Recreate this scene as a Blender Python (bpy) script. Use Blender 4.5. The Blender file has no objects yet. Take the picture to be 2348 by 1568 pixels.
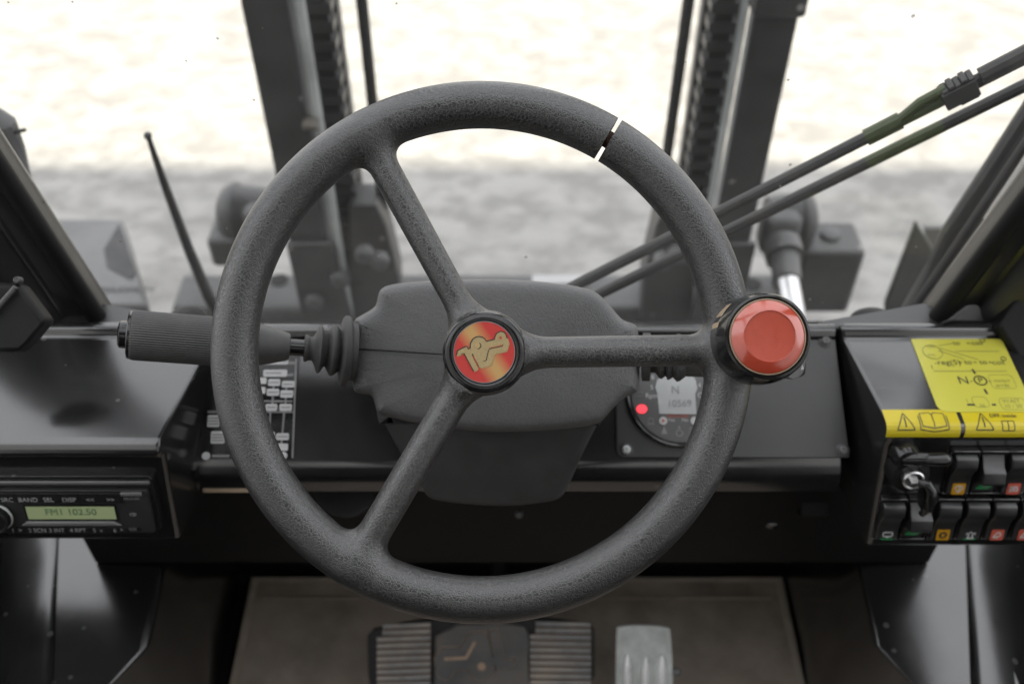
import bpy, bmesh, math, random
import numpy as np
from mathutils import Vector, Matrix
from mathutils.geometry import tessellate_polygon
rad = math.radians
random.seed(7)
scene = bpy.context.scene

# ------------------------------------------------------------------ camera
CAM = Vector((0, 0, 1.25)); TH = rad(45.5); F = 2329.0
RT = Vector((1, 0, 0)); FW = Vector((0, math.cos(TH), -math.sin(TH))); UP = Vector((0, math.sin(TH), math.cos(TH)))
cd = bpy.data.cameras.new('camera'); cam = bpy.data.objects.new('camera', cd)
scene.collection.objects.link(cam); scene.camera = cam
cam.matrix_world = Matrix((( RT.x, UP.x, -FW.x, CAM.x), (RT.y, UP.y, -FW.y, CAM.y), (RT.z, UP.z, -FW.z, CAM.z), (0, 0, 0, 1)))
cd.sensor_width = 36; cd.lens = 36 * F / 2348; cd.clip_start = 0.02; cd.clip_end = 500
cd.dof.use_dof = True; cd.dof.focus_distance = 0.69; cd.dof.aperture_fstop = 5.2

# ------------------------------------------------------------------ world, sun, exposure
SUN_EL, SUN_SIDE = rad(42), rad(52)      # the sun stands behind the machine and to its left
w = bpy.data.worlds.new('World'); scene.world = w; w.use_nodes = True
nt = w.node_tree; nt.nodes.clear()
sky = nt.nodes.new('ShaderNodeTexSky'); sky.sky_type = 'NISHITA'; sky.sun_disc = False
sky.sun_elevation = SUN_EL; sky.sun_rotation = math.pi + SUN_SIDE; sky.dust_density = 3.0; sky.air_density = 1.0
hs = nt.nodes.new('ShaderNodeHueSaturation'); hs.inputs['Saturation'].default_value = 0.22
bg = nt.nodes.new('ShaderNodeBackground'); bg.inputs['Strength'].default_value = 0.15
wo = nt.nodes.new('ShaderNodeOutputWorld')
tcw = nt.nodes.new('ShaderNodeTexCoord'); cn = nt.nodes.new('ShaderNodeTexNoise'); cn.inputs['Scale'].default_value = 2.2; cn.inputs['Detail'].default_value = 6
cr_ = nt.nodes.new('ShaderNodeValToRGB'); cr_.color_ramp.elements[0].position = .05; cr_.color_ramp.elements[1].position = .45
cm_ = nt.nodes.new('ShaderNodeMix'); cm_.data_type = 'RGBA'; cm_.inputs[7].default_value = (6.4, 6.5, 6.7, 1)      # bright thin cloud
nt.links.new(tcw.outputs['Generated'], cn.inputs['Vector']); nt.links.new(cn.outputs[0], cr_.inputs[0]); nt.links.new(cr_.outputs[0], cm_.inputs[0])
nt.links.new(sky.outputs[0], hs.inputs['Color']); nt.links.new(hs.outputs[0], cm_.inputs[6]); nt.links.new(cm_.outputs[2], bg.inputs[0]); nt.links.new(bg.outputs[0], wo.inputs[0])
sd = bpy.data.lights.new('sun', 'SUN'); sd.energy = 5.0; sd.angle = rad(0.5); sd.color = (1, .93, .76)
so = bpy.data.objects.new('sun', sd); scene.collection.objects.link(so)
so.rotation_euler = Vector((math.cos(SUN_EL) * math.sin(SUN_SIDE), math.cos(SUN_EL) * math.cos(SUN_SIDE), -math.sin(SUN_EL))).to_track_quat('-Z', 'Y').to_euler()
scene.view_settings.view_transform = 'Standard'; scene.view_settings.look = 'None'
scene.view_settings.gamma = 1; scene.view_settings.exposure = 1.35

# ------------------------------------------------------------------ projection helpers (find the place of a thing on a known plane)
def ray(u, v): return FW + RT * ((u - 1174) / F) + UP * ((784 - v) / F)
def D(u, v, d): return CAM + ray(u, v) * d
def PY(u, v, y): r = ray(u, v); return CAM + r * ((y - CAM.y) / r.y)
def PZ(u, v, z): r = ray(u, v); return CAM + r * ((z - CAM.z) / r.z)

class Fr:
    def __init__(s, o, x=RT, y=UP):
        s.o = Vector(o); s.x = Vector(x).normalized(); y = Vector(y); y = y - s.x * y.dot(s.x)
        s.y = y.normalized(); s.z = s.x.cross(s.y)
    def p(s, a, b, c=0.0): return s.o + s.x * a + s.y * b + s.z * c
    def px(s, u, v, c=0.0):
        r = ray(u, v); t = (s.o + s.z * c - CAM).dot(s.z) / r.dot(s.z); q = CAM + r * t - s.o
        return (q.dot(s.x), q.dot(s.y))
    def M(s):
        return Matrix(((s.x.x, s.y.x, s.z.x, s.o.x), (s.x.y, s.y.y, s.z.y, s.o.y), (s.x.z, s.y.z, s.z.z, s.o.z), (0, 0, 0, 1)))
WORLD = Fr((0, 0, 0), (1, 0, 0), (0, 1, 0))

# ------------------------------------------------------------------ mesh builder
class MB:
    def __init__(s): s.v = []; s.f = []; s.n = []
    def add(s, vs, fs):
        b = len(s.v); s.v += [Vector(q) for q in vs]; s.f += [tuple(i + b for i in f) for f in fs]; return s
    def box(s, fr, x0, x1, y0, y1, z0, z1):
        vs = [fr.p(x, y, z) for z in (z0, z1) for y in (y0, y1) for x in (x0, x1)]
        return s.add(vs, [(0, 2, 3, 1), (4, 5, 7, 6), (0, 1, 5, 4), (2, 6, 7, 3), (0, 4, 6, 2), (1, 3, 7, 5)])
    def prism(s, fr, poly, z0, z1):
        a = sum(poly[i][0] * poly[(i + 1) % len(poly)][1] - poly[(i + 1) % len(poly)][0] * poly[i][1] for i in range(len(poly)))
        if a < 0: poly = poly[::-1]
        n = len(poly)
        vs = [fr.p(x, y, z0) for x, y in poly] + [fr.p(x, y, z1) for x, y in poly]
        fs = [(i, (i + 1) % n, n + (i + 1) % n, n + i) for i in range(n)]
        for t in tessellate_polygon([[Vector((x, y, 0)) for x, y in poly]]):
            (ax, ay), (bx, by), (cx, cy) = (poly[k] for k in t)
            if (bx - ax) * (cy - ay) - (cx - ax) * (by - ay) < 0: t = t[::-1]
            fs.append(tuple(n + k for k in t)); fs.append(tuple(t[::-1]))
        return s.add(vs, fs)
    def lathe(s, fr, prof, seg=48, a0=0, a1=2 * math.pi, cap=True, rfun=None):
        full = abs(a1 - a0 - 2 * math.pi) < 1e-6; m = seg if full else seg + 1
        vs, fs = [], []
        for r, z in prof:
            for i in range(m):
                a = a0 + (a1 - a0) * i / seg; q = r * (rfun(a, z) if rfun else 1)
                vs.append(fr.p(q * math.cos(a), q * math.sin(a), z))
        for j in range(len(prof) - 1):
            for i in range(seg):
                k = (i + 1) % m
                fs.append((j * m + i, j * m + k, (j + 1) * m + k, (j + 1) * m + i))
        if cap and full:
            fs.append(tuple(range(m))[::-1]); fs.append(tuple((len(prof) - 1) * m + i for i in range(m)))
        return s.add(vs, fs)
    def tube(s, pts, r, seg=12):
        pts = [Vector(q) for q in pts]; rs = r if isinstance(r, (list, tuple)) else [r] * len(pts)
        ref = Vector((.3, .2, 1)).normalized(); vs, fs = [], []
        for i, q in enumerate(pts):
            t = (pts[min(i + 1, len(pts) - 1)] - pts[max(i - 1, 0)]).normalized()
            a = t.cross(ref)
            if a.length < 1e-3: a = t.cross(Vector((1, 0, 0)))
            a.normalize(); b = t.cross(a)
            vs += [q + (a * math.cos(2 * math.pi * k / seg) + b * math.sin(2 * math.pi * k / seg)) * rs[i] for k in range(seg)]
        for i in range(len(pts) - 1):
            for k in range(seg):
                l = (k + 1) % seg; fs.append((i * seg + k, i * seg + l, (i + 1) * seg + l, (i + 1) * seg + k))
        fs.append(tuple(range(seg))[::-1]); fs.append(tuple((len(pts) - 1) * seg + k for k in range(seg)))
        return s.add(vs, fs)
    def strip(s, fr, pts, wd, z0, z1, closed=False):          # a flat line of width wd drawn on a face
        pts = [Vector((p[0], p[1])) for p in pts]; n = len(pts)
        L, Rr = [], []
        for i, q in enumerate(pts):
            a = pts[(i - 1) % n] if (closed or i > 0) else q; b = pts[(i + 1) % n] if (closed or i < n - 1) else q
            t = (b - a).normalized(); nn = Vector((-t.y, t.x)) * wd / 2
            L.append(q + nn); Rr.append(q - nn)
        m = n if closed else n - 1
        for i in range(m):
            k = (i + 1) % n
            s.add([fr.p(*Rr[i], z0), fr.p(*Rr[k], z0), fr.p(*L[k], z0), fr.p(*L[i], z0), fr.p(*Rr[i], z1), fr.p(*Rr[k], z1), fr.p(*L[k], z1), fr.p(*L[i], z1)],
                  [(4, 5, 6, 7), (0, 1, 5, 4), (2, 3, 7, 6)])
        return s
    def text(s, fr, txt, x, y, size, z, depth=.0002, align='CENTER', skew=0, rot=0):
        cu = bpy.data.curves.new('t', 'FONT'); cu.body = txt; cu.size = size; cu.align_x = align; cu.align_y = 'CENTER'; cu.extrude = depth / 2
        o = bpy.data.objects.new('t', cu); me = bpy.data.meshes.new_from_object(o)
        c, sn = math.cos(rot), math.sin(rot)
        vs = [fr.p(x + c * (q.co.x + skew * q.co.y) - sn * q.co.y, y + sn * q.co.x + c * q.co.y, z + q.co.z + depth / 2) for q in me.vertices]
        s.add(vs, [tuple(p.vertices) for p in me.polygons])
        bpy.data.objects.remove(o); bpy.data.curves.remove(cu); bpy.data.meshes.remove(me)
        return s
    def build(s, name, mat, parent=None, smooth=True, angle=35, bevel=0, bseg=2, normals=None):
        Mi = MW.get(parent.name, Matrix.Identity(4)).inverted() if parent else Matrix.Identity(4)
        me = bpy.data.meshes.new(name); me.from_pydata([Mi @ q for q in s.v], [], s.f); me.validate(); me.update()
        if smooth:
            me.polygons.foreach_set('use_smooth', [True] * len(me.polygons))
            if normals is None: me.set_sharp_from_angle(angle=rad(angle))
        if normals is not None:
            R3 = Mi.to_3x3(); me.normals_split_custom_set_from_vertices([R3 @ Vector(q) for q in normals])
        me.materials.append(mat)
        o = bpy.data.objects.new(name, me); scene.collection.objects.link(o)
        if parent: o.parent = parent; MW[o.name] = MW.get(parent.name, Matrix.Identity(4))
        else: MW[o.name] = Matrix.Identity(4)
        if bevel:
            b = o.modifiers.new('bevel', 'BEVEL'); b.width = bevel; b.segments = bseg; b.limit_method = 'ANGLE'; b.angle_limit = rad(40); b.harden_normals = False
        return o
MW = {}
def tag(o, label=None, cat=None, group=None, kind=None):
    if label: o['label'] = label
    if cat: o['category'] = cat
    if group: o['group'] = group
    if kind: o['kind'] = kind
    return o
def thing(name, label, cat, fr=WORLD, group=None):
    o = bpy.data.objects.new(name, None); scene.collection.objects.link(o); o.empty_display_size = .05
    o.matrix_world = fr.M(); MW[o.name] = fr.M()
    return tag(o, label, cat, group)
def rrect(x0, x1, y0, y1, r, seg=6):
    out = []
    for cx, cy, a in ((x1 - r, y1 - r, 0), (x0 + r, y1 - r, 90), (x0 + r, y0 + r, 180), (x1 - r, y0 + r, 270)):
        out += [(cx + r * math.cos(rad(a + 90 * k / seg)), cy + r * math.sin(rad(a + 90 * k / seg))) for k in range(seg + 1)]
    return out
def circ(cx, cy, r, n=24, ry=None): return [(cx + r * math.cos(2 * math.pi * k / n), cy + (ry or r) * math.sin(2 * math.pi * k / n)) for k in range(n)]
def smooth_poly(pts, it=2):
    for _ in range(it):
        q = []
        for i in range(len(pts)):
            a, b = pts[i], pts[(i + 1) % len(pts)]
            q += [(a[0] * .75 + b[0] * .25, a[1] * .75 + b[1] * .25), (a[0] * .25 + b[0] * .75, a[1] * .25 + b[1] * .75)]
        pts = q
    return pts

# ------------------------------------------------------------------ materials
def newmat(name):
    m = bpy.data.materials.new(name); m.use_nodes = True; n = m.node_tree; b = n.nodes['Principled BSDF']
    return m, n, b
def node(n, typ, **kw):
    x = n.nodes.new(typ)
    for k, val in kw.items():
        if k in x.inputs: x.inputs[k].default_value = val
        else: setattr(x, k, val)
    return x
def coords(n):
    return node(n, 'ShaderNodeTexCoord').outputs['Object']
def ramp(n, src, p0, p1, c0=(0, 0, 0, 1), c1=(1, 1, 1, 1)):
    r = node(n, 'ShaderNodeValToRGB'); r.color_ramp.elements[0].position = p0; r.color_ramp.elements[1].position = p1
    r.color_ramp.elements[0].color = c0; r.color_ramp.elements[1].color = c1; n.links.new(src, r.inputs[0]); return r.outputs[0]
def mix(n, fac, a, b, blend='MIX'):
    m = node(n, 'ShaderNodeMix', data_type='RGBA', blend_type=blend)
    for sock, val in ((0, fac), (6, a), (7, b)):
        if hasattr(val, 'is_output'): n.links.new(val, m.inputs[sock])
        else: m.inputs[sock].default_value = val
    return m.outputs[2]
def math_(n, op, a, b=0.0):
    m = node(n, 'ShaderNodeMath', operation=op)
    for i, val in enumerate((a, b)):
        if hasattr(val, 'is_output'): n.links.new(val, m.inputs[i])
        else: m.inputs[i].default_value = val
    return m.outputs[0]
def bump(n, b, h, strength, dist):
    x = node(n, 'ShaderNodeBump'); x.inputs['Strength'].default_value = strength; x.inputs['Distance'].default_value = dist
    n.links.new(h, x.inputs['Height']); n.links.new(x.outputs[0], b.inputs['Normal']); return x
def g(c): return (c, c, c, 1) if not hasattr(c, '__len__') else (*c, 1)
def plain(name, col, rough=.5, metal=0, var=.25, scale=40, dust=0, dustcol=(.2, .18, .16), bmp=0, bscale=400, spec=.5, coat=0, specks=0, speckcol=(.1, .1, .1), speckscale=120, scratch=0):
    m, n, b = newmat(name); co = coords(n)
    nz = node(n, 'ShaderNodeTexNoise', Scale=scale, Detail=6.0, Roughness=.6); n.links.new(co, nz.inputs['Vector'])
    c = Vector(g(col)[:3]); fac = ramp(n, nz.outputs[0], .3, .7)
    cc = mix(n, fac, (*(c * (1 - var)), 1), (*(c * (1 + var)), 1))
    if dust:
        n2 = node(n, 'ShaderNodeTexNoise', Scale=scale * .33, Detail=8.0, Roughness=.65); n.links.new(co, n2.inputs['Vector'])
        cc = mix(n, math_(n, 'MULTIPLY', ramp(n, n2.outputs[0], .42, .75), dust), cc, (*dustcol, 1))
    if specks:
        vo = node(n, 'ShaderNodeTexVoronoi', Scale=speckscale); n.links.new(co, vo.inputs['Vector']); sc_ = node(n, 'ShaderNodeSeparateColor'); n.links.new(vo.outputs['Color'], sc_.inputs[0])
        on_ = math_(n, 'MULTIPLY', math_(n, 'LESS_THAN', vo.outputs['Distance'], math_(n, 'MULTIPLY', sc_.outputs[1], .22)), math_(n, 'LESS_THAN', sc_.outputs[0], specks))
        cc = mix(n, on_, cc, (*speckcol, 1))
    if scratch:                                            # fine scuffs running one way, with a few crossing
        for rot, sc_ in ((.9, (5, 260, 40)), (-.5, (4, 330, 40))):
            mp = node(n, 'ShaderNodeMapping'); mp.inputs['Scale'].default_value = sc_; mp.inputs['Rotation'].default_value = (.3, 0, rot); n.links.new(co, mp.inputs[0])
            ns = node(n, 'ShaderNodeTexNoise', Scale=1.0, Detail=2.0); n.links.new(mp.outputs[0], ns.inputs['Vector'])
            cc = mix(n, math_(n, 'MULTIPLY', math_(n, 'MULTIPLY', ramp(n, ns.outputs[0], .67, .76), ramp(n, nz.outputs[0], .5, .68)), scratch), cc, (.11, .11, .108, 1))
    n.links.new(cc, b.inputs['Base Color'])
    rr = math_(n, 'ADD', math_(n, 'MULTIPLY', nz.outputs[0], .24), rough - .12); n.links.new(rr, b.inputs['Roughness'])
    b.inputs['Metallic'].default_value = metal; b.inputs['Specular IOR Level'].default_value = spec; b.inputs['Coat Weight'].default_value = coat
    if bmp:
        n3 = node(n, 'ShaderNodeTexNoise', Scale=bscale, Detail=3.0); n.links.new(co, n3.inputs['Vector']); bump(n, b, n3.outputs[0], bmp, .0005)
    return m
def leather(name, col, crack, scale, rough, strength, dist, crackamt, distort=.35, stretch=(1, 1, 1), inner=None):
    m, n, b = newmat(name); co = coords(n)
    mp = node(n, 'ShaderNodeMapping'); mp.inputs['Scale'].default_value = stretch; n.links.new(co, mp.inputs[0])
    nd = node(n, 'ShaderNodeTexNoise', Scale=scale * .55, Detail=3.0); n.links.new(mp.outputs[0], nd.inputs['Vector'])
    vm = node(n, 'ShaderNodeVectorMath', operation='MULTIPLY_ADD'); n.links.new(nd.outputs['Color'], vm.inputs[0])
    vm.inputs[1].default_value = (distort * 4.4 / scale,) * 3; n.links.new(mp.outputs[0], vm.inputs[2])
    vo = node(n, 'ShaderNodeTexVoronoi', feature='DISTANCE_TO_EDGE', Scale=scale); n.links.new(vm.outputs[0], vo.inputs['Vector'])
    vo2 = node(n, 'ShaderNodeTexVoronoi', feature='DISTANCE_TO_EDGE', Scale=scale * .47); n.links.new(vm.outputs[0], vo2.inputs['Vector'])
    ln = ramp(n, vo.outputs['Distance'], .0, .13); ln2 = ramp(n, vo2.outputs['Distance'], .0, .10)
    h = math_(n, 'MULTIPLY', ln, math_(n, 'ADD', math_(n, 'MULTIPLY', ln2, .3), .7))
    fine = node(n, 'ShaderNodeTexNoise', Scale=scale * 2.2, Detail=3.0); n.links.new(co, fine.inputs['Vector'])
    hh = math_(n, 'ADD', h, math_(n, 'MULTIPLY', fine.outputs[0], .2))
    bump(n, b, hh, strength, dist)
    big = node(n, 'ShaderNodeTexNoise', Scale=14.0, Detail=4.0, Roughness=.6); n.links.new(co, big.inputs['Vector'])
    patch = ramp(n, big.outputs[0], .32, .68)
    b.inputs['Specular IOR Level'].default_value = .95
    cm = math_(n, 'MULTIPLY', math_(n, 'SUBTRACT', 1.0, ramp(n, vo.outputs['Distance'], .005, .055)), math_(n, 'MULTIPLY', math_(n, 'ADD', math_(n, 'MULTIPLY', patch, .75), .25), crackamt))
    if inner:                                             # grime sits in the grain where hands seldom rub: inside of the rim and the spokes
        sp_ = node(n, 'ShaderNodeSeparateXYZ'); n.links.new(co, sp_.inputs[0])
        rr_ = math_(n, 'SQRT', math_(n, 'ADD', math_(n, 'MULTIPLY', sp_.outputs[0], sp_.outputs[0]), math_(n, 'MULTIPLY', sp_.outputs[1], sp_.outputs[1])))
        rr_ = math_(n, 'ADD', rr_, math_(n, 'MULTIPLY', math_(n, 'SUBTRACT', big.outputs[0], .5), .03))
        cm = math_(n, 'MULTIPLY', cm, ramp(n, math_(n, 'MULTIPLY', rr_, 4.0), inner[0] * 4, inner[1] * 4, (1, 1, 1, 1), (.06, .06, .06, 1)))
    base = mix(n, patch, (*(Vector(g(col)[:3]) * .82), 1), (*(Vector(g(col)[:3]) * 1.25), 1))
    n.links.new(mix(n, cm, base, g(crack)), b.inputs['Base Color'])
    n.links.new(math_(n, 'ADD', math_(n, 'MULTIPLY', cm, .3), math_(n, 'ADD', math_(n, 'MULTIPLY', patch, .1), rough - .05)), b.inputs['Roughness'])
    return m
MAT = {}
MAT['wheel'] = leather('wheel_leather', .0165, (.17, .163, .15), 400, .33, .30, .0007, .62, distort=.5, inner=(.153, .170))
MAT['shroud'] = leather('shroud_grain', .060, .052, 330, .46, .42, .0007, .25, distort=.8, stretch=(1.25, .8, 1))
MAT['shroud_low'] = plain('shroud_smooth', .038, .6, bmp=.15, bscale=900)
MAT['dash'] = plain('dash_plastic', .0085, .18, var=.2, scale=11, dust=.22, dustcol=(.05, .05, .05), bmp=.03, bscale=500, spec=1.15, specks=.3, speckcol=(.06, .06, .058), speckscale=70, scratch=.35)
MAT['plate'] = plain('dash_plate', .0108, .42, var=.15, scale=15, dust=.25, dustcol=(.06, .06, .06), bmp=.08, bscale=900, spec=.8, scratch=.2)
MAT['black'] = plain('black_matte', .007, .55, spec=.22)
MAT['gloss'] = plain('gloss_black', .0072, .15, dust=.15, dustcol=(.12, .12, .12), scale=120, var=.1)
MAT['rubber'] = plain('rubber', .030, .6, dust=.35, dustcol=(.07, .06, .05), scale=90)
MAT['grip'] = plain('grip_rubber', .045, .5, dust=.3, dustcol=(.075, .068, .056), scale=70)
MAT['pillar'] = plain('pillar_paint', .0120, .34, dust=.2, dustcol=(.05, .048, .045), scale=12, spec=.75)
MAT['mast'] = plain('mast_paint', .042, .45, dust=.35, dustcol=(.13, .128, .122), scale=14, bmp=.2, bscale=60, specks=.35, speckcol=(.25, .245, .23), speckscale=32)
MAT['mast_grey'] = plain('dusty_steel', .075, .6, dust=.5, dustcol=(.2, .2, .2), scale=22, bmp=.2, bscale=60)
MAT['chrome'] = plain('chrome', .75, .22, metal=1, var=.05)
MAT['steel'] = plain('worn_steel', (.52, .55, .54), .38, metal=.25, var=.25, scale=50, dust=.3, dustcol=(.26, .24, .16))
MAT['rodgrey'] = plain('pale_worn_rod', (.42, .44, .43), .4, metal=.0, var=.25, scale=9, dust=.35, dustcol=(.22, .22, .21))
MAT['shadegrey'] = plain('dark_shade', .045, .7, var=.4, scale=30)  # tone of the painted shade on the left fender
MAT['radioprint'] = plain('radio_print', .24, .5)
MAT['slot'] = plain('rubbed_steel', (.80, .80, .80), .3, metal=.35, var=.06)
MAT['clip'] = plain('dull_clip', (.12, .11, .095), .6)
MAT['bright'] = plain('polished_steel', .62, .3, metal=1, var=.1)
MAT['mat'] = plain('floor_mat_dust', (.28, .238, .20), .7, var=.35, scale=16, dust=.75, dustcol=(.46, .385, .31), bmp=.2, bscale=300)
MAT['matedge'] = plain('floor_mat_edge', (.36, .31, .26), .7, dust=.6, dustcol=(.30, .24, .19), scale=20)
MAT['pedal'] = plain('pedal_rubber', .17, .6, dust=.7, dustcol=(.42, .34, .26), scale=60)
MAT['boss'] = plain('pedal_boss', .065, .6, dust=.45, dustcol=(.20, .155, .115), scale=45)
MAT['pedaldark'] = plain('pedal_groove', .008, .7)
MAT['fender'] = plain('dusty_fender', .12, .55, dust=.5, dustcol=(.2, .2, .2), scale=8)
MAT['pedaldust'] = plain('pedal_dirt', (.34, .24, .165), .85, dust=.4, dustcol=(.06, .05, .045), scale=90)
MAT['rust'] = plain('rust', (.10, .05, .03), .8, dust=.5, dustcol=(.05, .035, .03), scale=300)
MAT['red'] = plain('red_plastic', (.40, .052, .026), .17, var=.08, scale=60, spec=1.1, dust=.15, dustcol=(.30, .10, .07))
MAT['redcap'] = plain('red_satin', (.36, .050, .024), .42, var=.06, scale=200)
MAT['beige'] = plain('worn_beige', (0.288, 0.216, 0.144), .6, var=.15, scale=200)
MAT['yellow'] = plain('yellow_sticker', (.45, .425, .055), .35, var=.03, scale=30)
MAT['yellow2'] = plain('yellow_warning', (0.492, 0.396, 0.012), .3, var=.03, scale=30)
MAT['ink'] = plain('ink_black', .02, .5)
MAT['inkgrey'] = plain('ink_faded', (.22, .22, .05), .5)
MAT['white'] = plain('white_print', 0.4320, .5, var=.06)
MAT['greyprint'] = plain('grey_print', 0.1680, .5)
MAT['midgrey'] = plain('grey_plastic', .105, .45, var=.1)
MAT['lcdgrey'] = plain('lcd_grey', (.40, .41, .41), .25, var=.04)
MAT['lcdink'] = plain('lcd_segments', (.22, .23, .23), .3)
MAT['orange'] = plain('orange_icon', (0.432, 0.216, 0.006), .4, var=.05)
MAT['redicon'] = plain('red_icon', (0.396, 0.078, 0.048), .4, var=.05)
MAT['green'] = plain('green_icon', (.02, .20, .06), .4, var=.1)
MAT['hosegreen'] = plain('arm_green', (.034, .048, .011), .45, dust=.25, dustcol=(.05, .07, .055), scale=60)
def emit(name, col, strength, base=.3):
    m, n, b = newmat(name); b.inputs['Base Color'].default_value = (*col, 1); b.inputs['Emission Color'].default_value = (*col, 1)
    b.inputs['Emission Strength'].default_value = strength; b.inputs['Roughness'].default_value = .3; return m
MAT['lamp'] = emit('red_lamp', (1, .05, .07), .55)
MAT['lcdgreen'] = emit('green_lcd', (.26, .31, .165), .05)
MAT['lcdgreenink'] = plain('green_lcd_ink', (.09, .16, .08), .3)
# emblem: diagonal gold streak printed on red
m, n, b = newmat('emblem_print'); co = coords(n); sp = node(n, 'ShaderNodeSeparateXYZ'); n.links.new(co, sp.inputs[0])
q = math_(n, 'ABSOLUTE', math_(n, 'ADD', math_(n, 'MULTIPLY', sp.outputs[0], .832), math_(n, 'MULTIPLY', sp.outputs[1], .555)))
cr = ramp(n, math_(n, 'MULTIPLY', q, 100.0), .18, 1.05, (.43, .26, .095, 1), (.43, .036, .03, 1)); n.links.new(cr, b.inputs['Base Color'])
b.inputs['Roughness'].default_value = .35; MAT['emblem'] = m
MAT['logo'] = plain('logo_gold', (.33, .25, .12), .4, var=.15, scale=900)
MAT['logoedge'] = plain('logo_cream', (0.372, 0.264, 0.120), .4, var=.05)
# ground: pale dusty concrete yard
m, n, b = newmat('yard_ground'); co = coords(n)
n1 = node(n, 'ShaderNodeTexNoise', Scale=6.0, Detail=8.0, Roughness=.6); mp = node(n, 'ShaderNodeMapping'); mp.inputs['Scale'].default_value = (.8, 1.2, 1)
n.links.new(co, mp.inputs[0]); n.links.new(mp.outputs[0], n1.inputs['Vector'])
n2 = node(n, 'ShaderNodeTexNoise', Scale=13.0, Detail=6.0, Roughness=.6); n.links.new(mp.outputs[0], n2.inputs['Vector'])
f1 = math_(n, 'ADD', math_(n, 'MULTIPLY', n1.outputs[0], .5), math_(n, 'MULTIPLY', n2.outputs[0], .5))
n.links.new(ramp(n, f1, .43, .56, (.192, .187, .178, 1), (.285, .278, .264, 1)), b.inputs['Base Color']); b.inputs['Roughness'].default_value = .9
bump(n, b, f1, .45, .05); MAT['ground'] = m
MAT['wall'] = plain('pale_cladding', (.6, .59, .575), .6, var=.05, scale=3)
# windscreen glass: clear pane with thin dust and a few specks of dirt
m, n, b = newmat('windscreen_glass'); n.nodes.remove(b); out = n.nodes['Material Output']; co = coords(n)
tr = node(n, 'ShaderNodeBsdfTransparent'); gl = node(n, 'ShaderNodeBsdfGlossy'); gl.inputs['Roughness'].default_value = .02
df = node(n, 'ShaderNodeBsdfDiffuse'); df.inputs['Color'].default_value = (.5, .495, .48, 1)
fz = node(n, 'ShaderNodeFresnel'); fz.inputs[0].default_value = 1.35
ms = node(n, 'ShaderNodeMixShader'); n.links.new(fz.outputs[0], ms.inputs[0]); n.links.new(tr.outputs[0], ms.inputs[1]); n.links.new(gl.outputs[0], ms.inputs[2])
vo = node(n, 'ShaderNodeTexVoronoi', Scale=60.0, Randomness=1.0); n.links.new(co, vo.inputs['Vector'])
sx = node(n, 'ShaderNodeSeparateColor'); n.links.new(vo.outputs['Color'], sx.inputs[0])
spk = math_(n, 'MULTIPLY', math_(n, 'LESS_THAN', vo.outputs['Distance'], math_(n, 'MULTIPLY', sx.outputs[1], .10)), math_(n, 'GREATER_THAN', sx.outputs[0], .62))
nz = node(n, 'ShaderNodeTexNoise', Scale=7.0, Detail=7.0, Roughness=.65); n.links.new(co, nz.inputs['Vector'])
sg2 = node(n, 'ShaderNodeSeparateXYZ'); n.links.new(co, sg2.inputs[0])
low = ramp(n, sg2.outputs[1], .0, .22, (1, 1, 1, 1), (.12, .12, .12, 1))          # more dirt where the wiper never reaches, low on the pane
dust = math_(n, 'MULTIPLY', math_(n, 'MULTIPLY', ramp(n, nz.outputs[0], .25, .75), low), .30)
ms2 = node(n, 'ShaderNodeMixShader'); n.links.new(math_(n, 'MAXIMUM', math_(n, 'MULTIPLY', spk, .75), math_(n, 'ADD', dust, .015)), ms2.inputs[0])
n.links.new(ms.outputs[0], ms2.inputs[1]); n.links.new(df.outputs[0], ms2.inputs[2]); n.links.new(ms2.outputs[0], out.inputs[0]); MAT['glass'] = m

# ================================================================== SETTING
GZ = -1.05
gm = MB(); gm.add([(-60, -40, GZ), (60, -40, GZ), (60, 90, GZ), (-60, 90, GZ)], [(0, 1, 2, 3)])
tag(gm.build('ground', MAT['ground'], smooth=False), kind='structure')
fl = MB(); fl.box(WORLD, -.70, .70, -.75, .80, -.05, 0)
tag(fl.build('floor', MAT['black'], smooth=False), kind='structure')

# a pale shed behind the machine: its shade covers the cab and the near yard
SHY = -3.0; EDGE = PZ(1174, 378, GZ).y
shh = (EDGE - SHY) * math.tan(SUN_EL) / math.cos(SUN_SIDE)
sh = thing('warehouse', 'long pale clad warehouse standing behind the forklift', 'building', Fr((0, SHY, GZ), (1, 0, 0), (0, 1, 0)))
sm = MB()
for i in range(80):
    x = -26 + i * .5; sm.box(WORLD, x, x + .44, SHY - 6, SHY - (0.0 if i % 2 else .03), GZ, GZ + shh - .06)
sm.build('wall', MAT['wall'], sh, smooth=False)
MB().box(WORLD, -26.1, 14.1, SHY - 6.1, SHY, GZ + shh - .058, GZ + shh).build('roof', MAT['mast_grey'], sh, smooth=False)
dm = MB()
for i in range(12): dm.box(WORLD, -2, 2, SHY + .002, SHY + .05, GZ + .02 + i * .3, GZ + .30 + i * .3)
dm.build('roller_door', MAT['greyprint'], sh, smooth=False)

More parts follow.
